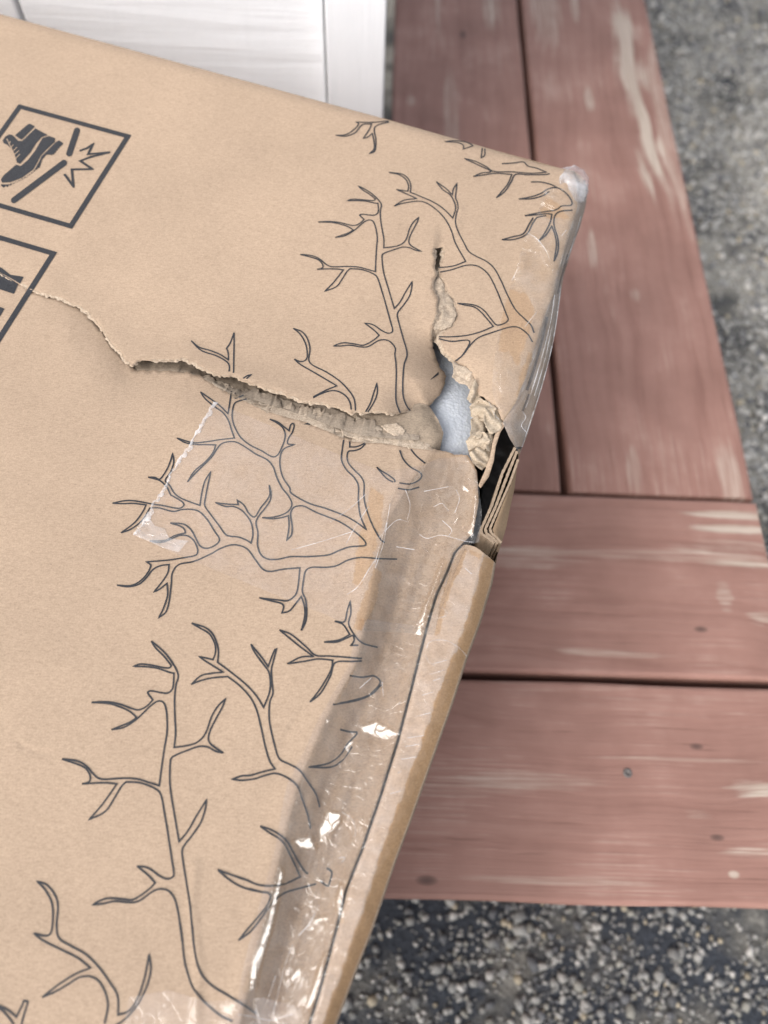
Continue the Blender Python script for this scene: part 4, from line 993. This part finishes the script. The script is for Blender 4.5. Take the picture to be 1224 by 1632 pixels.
sole = [(333, 392), (350, 384), (373, 402), (371, 410), (362, 412), (361, 420), (352, 421), (351, 431), (341, 432), (340, 443), (331, 445), (330, 456), (321, 458), (319, 468), (308, 466), (305, 474), (294, 468), (272, 470), (247, 500), (238, 532), (232, 548), (222, 546), (219, 558), (208, 556), (205, 569), (194, 567), (190, 580), (179, 578), (175, 591), (164, 589), (158, 602), (147, 599), (140, 612), (129, 609), (122, 622), (111, 618), (103, 632), (92, 628), (84, 641), (74, 637), (64, 652), (54, 646), (44, 662), (35, 652), (22, 664), (8, 655), (5, 644), (50, 645), (95, 632), (150, 605), (203, 560), (230, 512), (246, 478), (285, 440)]
boot = [c0([(165, 289), (178, 286), (206, 302), (128, 380), (112, 373), (88, 354)]),
        c0([(15, 385), (30, 362), (55, 349), (72, 352), (88, 366), (108, 388), (132, 387), (209, 313), (282, 353), (245, 366), (214, 400), (180, 455), (118, 523), (96, 512), (88, 480), (70, 440), (45, 412), (22, 402)]),
        c0([(250, 371), (290, 358), (326, 372), (323, 394), (270, 443), (240, 475), (222, 510), (196, 556), (130, 605), (60, 632), (12, 634), (5, 616), (22, 590), (60, 558), (94, 528), (122, 536), (165, 500), (208, 444)]),
        c0(sole), c0(blob((455, 326), (409, 462), 18)), c0(blob((378, 517), (82, 738), 18))]
print_obj('printed_symbol', [], pu, label='printed boot and kick bars of the upper symbol', fills=boot)
burst = c0([(470, 446), (515, 430), (550, 406), (520, 466), (650, 454), (535, 482), (474, 506), (546, 554), (424, 556), (434, 658), (380, 583)])
print_obj('printed_symbol', [resample([tuple(p) for p in burst], 1.5)], pu, width=1.35, label='printed jagged burst of the upper symbol')
M_LACE = kraft('kraft_bare_lace', (0.385, 0.284, 0.204))
def lace(pts):
    v, f = stroke_geo(resample(c0(pts), 1.5), .42, w_card, lift=.36); return v, f
LV = []; LF = []; o_ = 0
for pts in ([(40, 375), (62, 420), (85, 470), (97, 515)], [(62, 390), (52, 405)], [(78, 410), (62, 430)], [(100, 425), (75, 450)], [(112, 445), (84, 468)], [(118, 465), (92, 492)]):
    v, f = lace(pts); LV.append(v); LF += [tuple(i + o_ for i in q) for q in f]; o_ += len(v)
lo_ = mesh_obj('printed_symbol', np.vstack(LV), LF, M_LACE, pu); lo_['label'] = 'unprinted lacing lines on the boot'
I2 = lid_ab([(338 / 3.709, 120 + 1045 / 3.709)])[0]
frame(I2, pu, 'printed_symbol', 'printed square frame of the lower symbol, split by the rip', w_card)
def cutpoly(poly, above):
    P = np.array(poly, float)
    return P
print_obj('printed_symbol', [], pu, label='dark bar of the lower symbol', fills=[c0([(-120, 1095), (0, 1135), (12, 1140), (60, 1178), (140, 1191), (118, 1232), (60, 1196), (0, 1165), (-120, 1128)])])
print_obj('printed_symbol', [], pl, label='dark bar of the lower symbol below the rip', fills=[c0([(-120, 1132), (0, 1168), (60, 1202), (108, 1234), (82, 1292), (0, 1265), (-120, 1225)]), c0([(-120, 1325), (26, 1379), (0, 1425), (-120, 1400)])])

# ================================================================== clear tape
def soft_mask(P, poly, e=2.0):
    ins = inside(P, poly); d = dpoly(P, poly, True)
    return np.where(ins, sstep(0, e, d), 0)
GLINT = [[(567, 1159), (600, 1147), (640, 1169), (638, 1175), (590, 1174)], [(520, 1291), (546, 1293), (545, 1312), (517, 1343), (505, 1352), (508, 1320)],
         [(465, 1338), (497, 1329), (506, 1357), (480, 1354), (468, 1346)], [(446, 1378), (454, 1390), (435, 1480), (404, 1580), (387, 1582), (393, 1555), (423, 1470)],
         [(542, 1405), (551, 1415), (549, 1472), (539, 1470), (534, 1440)], [(704, 890), (710, 896), (686, 960), (670, 1017), (660, 1010), (667, 985), (690, 930)],
         [(476, 1538), (483, 1545), (455, 1574), (450, 1570)], [(523, 1511), (514, 1560), (497, 1607), (485, 1617), (488, 1600), (513, 1525)],
         [(522, 1142), (527, 1146), (521, 1168), (516, 1166)], [(555, 1180), (570, 1176), (566, 1186), (550, 1198), (545, 1200)],
         [(462, 1440), (470, 1442), (482, 1450), (475, 1453)], [(500, 1462), (524, 1458), (520, 1470), (508, 1468), (492, 1482)],
         [(737, 766), (745, 773), (752, 786), (742, 786), (734, 778)], [(719, 838), (730, 821), (734, 825), (722, 843)], [(758, 772), (762, 790), (759, 835), (753, 865), (743, 850), (750, 830), (754, 800)],
         [(858, 383), (878, 400), (888, 425), (876, 440), (868, 415)], [(822, 422), (833, 405), (831, 440), (815, 456)], [(868, 300), (895, 292), (902, 305), (872, 318)], [(792, 600), (797, 575), (802, 605), (797, 640)],
         [(832, 380), (852, 371), (872, 397), (850, 402), (829, 400)], [(859, 316), (890, 331), (884, 337), (857, 325)]]
M_T = M_BOX.T
def glints(P, w):
    for poly in GLINT:
        c = np.mean(poly, 0)
        if not (P[:, 0].min() - 9 < c[0] < P[:, 0].max() + 9 and P[:, 1].min() - 9 < c[1] < P[:, 1].max() + 9): continue
        m = soft_mask(P, poly, 1.4)
        if m.max() <= 0: continue
        # a flat facet of film shaped to mirror the sun towards the camera
        view = np.array([0, 0, CAM_H]) - lid([c], 0)[0]; view /= np.linalg.norm(view)
        h = view + SUN_DIR; h /= np.linalg.norm(h); n = M_T @ h
        slope = -n[:2] / n[2] * 1000
        ab = lid_ab(P) - lid_ab([c])[0]
        sel = m > 0
        base = np.maximum(w[sel].mean() + .3, np.percentile((w[sel] - (ab @ slope)[sel]), 85))
        w = w + (base + ab @ slope - w) * m
    return w

def w_base_tape(P):
    x, y = P[:, 0], P[:, 1]
    wc_ = w_card(P)
    ks = np.clip((x - XS(y) - GAPW) / np.maximum(XR(y) - XS(y) - GAPW, 1), 0, 1)
    kp = (XP(y) - XS(y) - GAPW) / np.maximum(XR(y) - XS(y) - GAPW, 1)
    wf = 1.0 - .8 * np.clip(1 - ks / .12, 0, 1) ** 2 - 6.5 * np.clip((ks - kp + .02) / (1.02 - kp), 0, 1) ** 1.25 + .35 * vnoise(x / 30, y / 45, 101) + .18 * vnoise(x / 12, y / 11, 102)
    on = sstep(-4, 8, x - XS(y))
    return wc_ * (1 - on) + wf * on

def w_film_edge(P):
    x, y = P[:, 0], P[:, 1]
    t = tstrip(P); b = w_base_tape(P)
    sag = -5.0 * np.sin(np.clip(t, 0, 1) * np.pi) ** 1.2 - 1.2 * sstep(.6, 1.0, t) * sstep(1.12, 1.0, t)
    br = np.where((t > 0) & (t < 1.06), sag, -9)
    w = np.maximum(b + .35, br)
    amp = np.where((t > .03) & (t < 1.0), 1.0, .12)
    w = w + amp * (.80 * ridged(x / 40 + y / 120, y / 150 - x / 130, 141, 3) + .30 * ridged(x / 11 + y / 34, y / 60, 142, 2) + .2)
    w = np.maximum(w, b + .3)
    return glints(P, w)

M_TAPE_FLAP = tape_mat('hazy_tape_on_flap', tint=(1.0, .985, .975), haze=0.09, hazecol=(.95, .90, .87), bump=.3)
WETS = [[(590, 775), (612, 790), (607, 840), (592, 900), (572, 935), (562, 930), (566, 890), (580, 830)], [(597, 905), (609, 912), (598, 960), (576, 1005), (563, 1003), (580, 955)],
        [(735, 872), (745, 876), (738, 900), (722, 930), (712, 960), (700, 1010), (692, 1012), (702, 960), (716, 915)], [(748, 874), (770, 886), (764, 891), (750, 884)]]
def wet_edge(P):
    x, y = P[:, 0], P[:, 1]
    on = x > XS(y) + 5
    j = 3 * vnoise(x / 14, y / 14, 155)
    r = np.where(on, 1, np.where(tstrip(P) > 0, 0, 3))
    r = np.where(on & (x > XP(y) + j), 4, r)
    for w_ in WETS: r = np.where(inside(P + j[:, None] * .4, w_), 2, r)
    return r
def wet_patch(P):
    r = np.zeros(len(P)); j = 2 * vnoise(P[:, 0] / 10, P[:, 1] / 10, 156)
    r = np.where((tstrip(P) > .0) & (P[:, 1] > 724), 2, r)
    for w_ in WETS[:2]: r = np.where(inside(P + j[:, None], w_), 1, r)
    return r
def wet_corner(P):
    j = 3 * vnoise(P[:, 0] / 12, P[:, 1] / 12, 157)
    q = P + j[:, None]
    a = inside(q, [(810, 462), (838, 466), (850, 490), (845, 530), (825, 585), (812, 560), (795, 560), (800, 500)]) | inside(q, [(868, 312), (892, 326), (905, 345), (880, 352), (862, 340)]) | inside(q, [(820, 640), (842, 560), (850, 565), (828, 640)])
    return a
ye = np.concatenate([np.arange(985, 1672, 4.0), np.arange(1672, Y_END, 30)])
lt = np.stack([XC(ye) - 14 + 4 * vnoise(ye / 90, ye * 0, 151), ye], 1); rt = np.stack([XP(ye) + 3 * vnoise(ye / 60, ye * 0, 152), ye], 1)
yr = np.concatenate([np.arange(893, 1672, 4.0), np.arange(1672, Y_END, 30)])
rt = np.stack([XR(yr) - 4, yr], 1)
film2 = np.vstack([lt, rt[::-1], [(768, 884), (748, 876), (734, 874), (722, 900), (700, 950), (682, 1000)]])
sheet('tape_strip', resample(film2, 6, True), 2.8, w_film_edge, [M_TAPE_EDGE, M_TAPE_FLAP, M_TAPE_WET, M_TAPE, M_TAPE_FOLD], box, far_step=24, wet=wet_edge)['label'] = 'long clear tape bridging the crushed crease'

def w_film_patch(P):
    x, y = P[:, 0], P[:, 1]
    t = tstrip(P); b = w_base_tape(P)
    gap = (x > XS(y) - 3)
    sag = -2.6 * np.sin(np.clip(t, 0, 1) * np.pi) - 1.5
    br = np.where(t > .05, sag, -9)
    w = np.maximum(np.where(gap & (y < 868), -4.0, b) + .3, br)
    amp = np.where(t > .05, 1, .08)
    w = w + amp * (.5 * ridged(x / 38, y / 52, 161, 3) + .15 * ridged(x / 11, y / 13, 162, 2))
    w = w + .55 * np.exp(-(dpoly(P, [(588, 776), (560, 812), (532, 828)]) / 2.6) ** 2) + .5 * np.exp(-(dpoly(P, [(598, 826), (540, 852), (478, 876), (444, 898)]) / 3) ** 2)
    return glints(P, w)
edgeL = ragged([(340, 640), (322, 671), (300, 708), (276, 746), (250, 793), (232, 822), (212, 852)], 3.4, 1.6, 19)
film1 = np.vstack([edgeL, resample([(212, 852), (300, 891), (420, 940), (520, 980), (570, 1004), (690, 1012), (716, 935), (738, 882), (748, 868), (764, 864), (768, 820), (764, 780), (758, 752), (742, 728), (700, 730), (672, 742), (610, 752), (520, 716), (430, 678), (340, 640)], 4)[1:-1]])
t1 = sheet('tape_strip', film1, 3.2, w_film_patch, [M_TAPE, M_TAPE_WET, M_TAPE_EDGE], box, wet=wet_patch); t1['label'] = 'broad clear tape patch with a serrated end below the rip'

# serrated, lifted end of that patch: whitish where the film is stretched
M_SERR = tape_mat('stretched_tape_end', haze=.34, hazecol=(.93, .92, .93), bump=.6)
def serr():
    C = resample([tuple(p) for p in edgeL], 1.6); n = len(C); s = np.arange(n)
    d = np.gradient(C, axis=0); nr = np.stack([-d[:, 1], d[:, 0]], 1); nr /= np.hypot(*nr.T)[:, None]
    wd = 3.5 + 3.5 * np.abs(vnoise(s / 4, s * 0, 171)) + 2.0 * vnoise(s / 14, s * 0, 172)
    V = []; 
    for f in (0, .5, 1): V.append(lid(C - nr * (wd * f)[:, None] * 1.0, w_card(C) + .45 + .5 * math.sin(f * 3.1)))
    Fs = [(r * n + i, r * n + i + 1, (r + 1) * n + i + 1, (r + 1) * n + i) for r in range(2) for i in range(n - 1)]
    mesh_obj('tape_end', np.vstack(V), Fs, M_SERR, box)
serr()
print_corner = resample([(212, 852), (232, 818), (247, 838), (262, 842), (270, 858), (300, 862), (285, 880), (262, 874), (240, 864)], 4, True)
M_SERR2 = tape_mat('lifted_tape_corner', haze=.16, hazecol=(.93, .92, .93), bump=.6)
sheet('tape_end', print_corner, 3.0, lambda P: w_card(P) + .7 + .25 * ridged(P[:, 0] / 12, P[:, 1] / 9, 173, 2), [M_SERR2], box)

def w_film_corner(P):
    x, y = P[:, 0], P[:, 1]
    w = w_upper(P) + .45 + .35 * (ridged(x / 40 - y / 90, y / 55, 181, 3) + .4)
    return glints(P, w)
film3 = resample([(868, 300), (857, 340), (838, 375), (828, 410), (812, 460), (800, 505), (792, 545), (786, 590), (784, 625), (800, 668), (820, 640), (838, 600), (851, 558), (868, 500), (880, 470), (892, 424), (907, 372), (918, 330), (914, 300)], 4, True)
sheet('tape_strip', film3, 3.0, w_film_corner, [M_TAPE_CORNER, M_TAPE_WET], box, wet=wet_corner)['label'] = 'crumpled clear tape along the upper right edge'
film4 = resample([(205, 1590), (268, 1578), (330, 1596), (420, 1590), (480, 1606), (485, 1680), (190, 1690)], 5, True)
sheet('tape_strip', film4, 4.0, lambda P: np.maximum(w_card(P), np.where(tstrip(P) > 0, -2.2, -9)) + .6 + .5 * ridged(P[:, 0] / 40, P[:, 1] / 18, 191, 3) * sstep(300, 380, P[:, 0]), [M_TAPE], box)['label'] = 'clear tape strip across the lid at the near end'

# bunched tape on the corner
bp_ = ragged([(880, 292), (884, 276), (898, 266), (915, 263), (930, 270), (938, 284), (937, 304), (930, 322), (916, 326), (905, 316), (898, 300), (888, 300), (880, 292)], 1.6, 2.0, 23)[:-1]
def w_ball(P):
    d = dpoly(P, bp_, True)
    return -4.5 + 5.2 * np.sqrt(np.clip(d / 16, 0, 1)) + 1.0 * ridged(P[:, 0] / 21, P[:, 1] / 24, 201, 2)
sheet('tape_strip', bp_, 1.8, w_ball, [M_TAPE_BALL], box, skirt=6)['label'] = 'whitish bunched tape on the box corner'

# fine creases in the film, drawn as thin whitish ribbons
CREASES = ["C6 590,1210 700,1100 780,1110", "C6 850,1190 900,1215 990,1195 1060,1210 1150,1235 1200,1240", "C6 1090,900 1110,960 1080,1050", "C6 880,910 1040,880", "C6 700,1270 820,1290", "C6 20,1290 200,1240 420,1170", "C6 270,1110 400,1020 500,930", "C6 660,990 640,1100 600,1240 560,1380", "C6 380,1580 450,1530 520,1420 560,1360",
           "PX 680,1033 684,1024 697,1020 714,1022 732,1033 744,1046", "PX 678,1044 684,1055 693,1061", "PX 704,967 714,979", "PX 609,1087 611,1110", "PX 573,1097 592,1080", "PX 639,1119 635,1123",
           "C9 720,150 790,200 815,280 810,320", "C9 700,470 740,465 720,500", "C9 420,1010 500,920 560,800", "C9 240,1560 290,1350 330,1200 380,1070", "C9 0,1560 100,1575 220,1600 330,1570 380,1560", "C9 120,1520 140,1580", "C9 210,1440 260,1290",
           "C3 740,780 800,820 860,900 895,1000", "C3 635,1090 680,1000", "C3 720,1390 800,1290", "C3 960,800 990,760", "C3 450,1580 470,1510", "PX 779,640 788,660 795,668", "PX 588,806 566,840 552,866", "PX 617,832 610,870 598,905", "PX 690,1058 712,1052", "PX 684,1075 708,1068", "PX 672,1108 690,1103", "PX 662,1142 686,1136", "PX 650,1176 676,1172", "PX 646,1190 668,1186", "PX 640,1210 664,1206", "PX 700,985 712,981", "PX 690,1085 702,1081", "PX 622,1265 640,1260", "PX 741,905 752,915", "PX 634,1232 640,1229", "C6 940,1010 1000,990 1040,1040", "C6 760,900 790,1000 770,1100", "C6 1000,1100 1060,1160 1040,1200"]
def w_over(P):
    t = tstrip(P); y = P[:, 1]
    a = np.where(y > 995, w_film_edge(P), np.where((P[:, 0] > 780) & (y < 690), w_film_corner(P), w_film_patch(P)))
    return a
for c in CREASES:
    px = spline(trace(c), 2.0)
    v, f = stroke_geo(px, .26, w_over, lift=.25)
    mesh_obj('tape_crease', v, f, M_SERR, box)

# streaks in the layered tape of the crushed edge
M_STREAK = tape_mat('dark_tape_streak', tint=(.45, .45, .46), haze=.05, bump=.5)
def w_side(P):
    x, y = P[:, 0], P[:, 1]
    k = np.clip((x - rim_f(y) + 2) / np.maximum(XR(y) + 3 - rim_f(y), 1), 0, 1)
    return np.array([edge_w(a, b) + .75 * float(ridged(a * 5 + b / 45, b / 48, 123, 3)) for a, b in zip(k, y)])
for c, wd, mt in (("PX 872,505 863,545 852,585 840,622", 1.3, M_STREAK), ("PX 843,628 838,642 833,655", .9, M_STREAK), ("PX 905,405 896,435 889,468", .7, M_STREAK), ("PX 884,470 878,510 866,560 850,615 838,650", .35, M_SERR),
                  ("PX 894,455 887,510 878,560 862,620 846,670 832,712", .45, M_SERR), ("PX 926,345 914,385 902,420", .4, M_SERR), ("PX 880,520 868,575 852,630", .3, M_SERR), ("PX 832,655 838,665 831,678 840,690", .3, M_SERR)):
    v, f = stroke_geo(spline(trace(c), 2.0), wd, w_side, lift=.5)
    mesh_obj('tape_crease', v, f, mt, box)
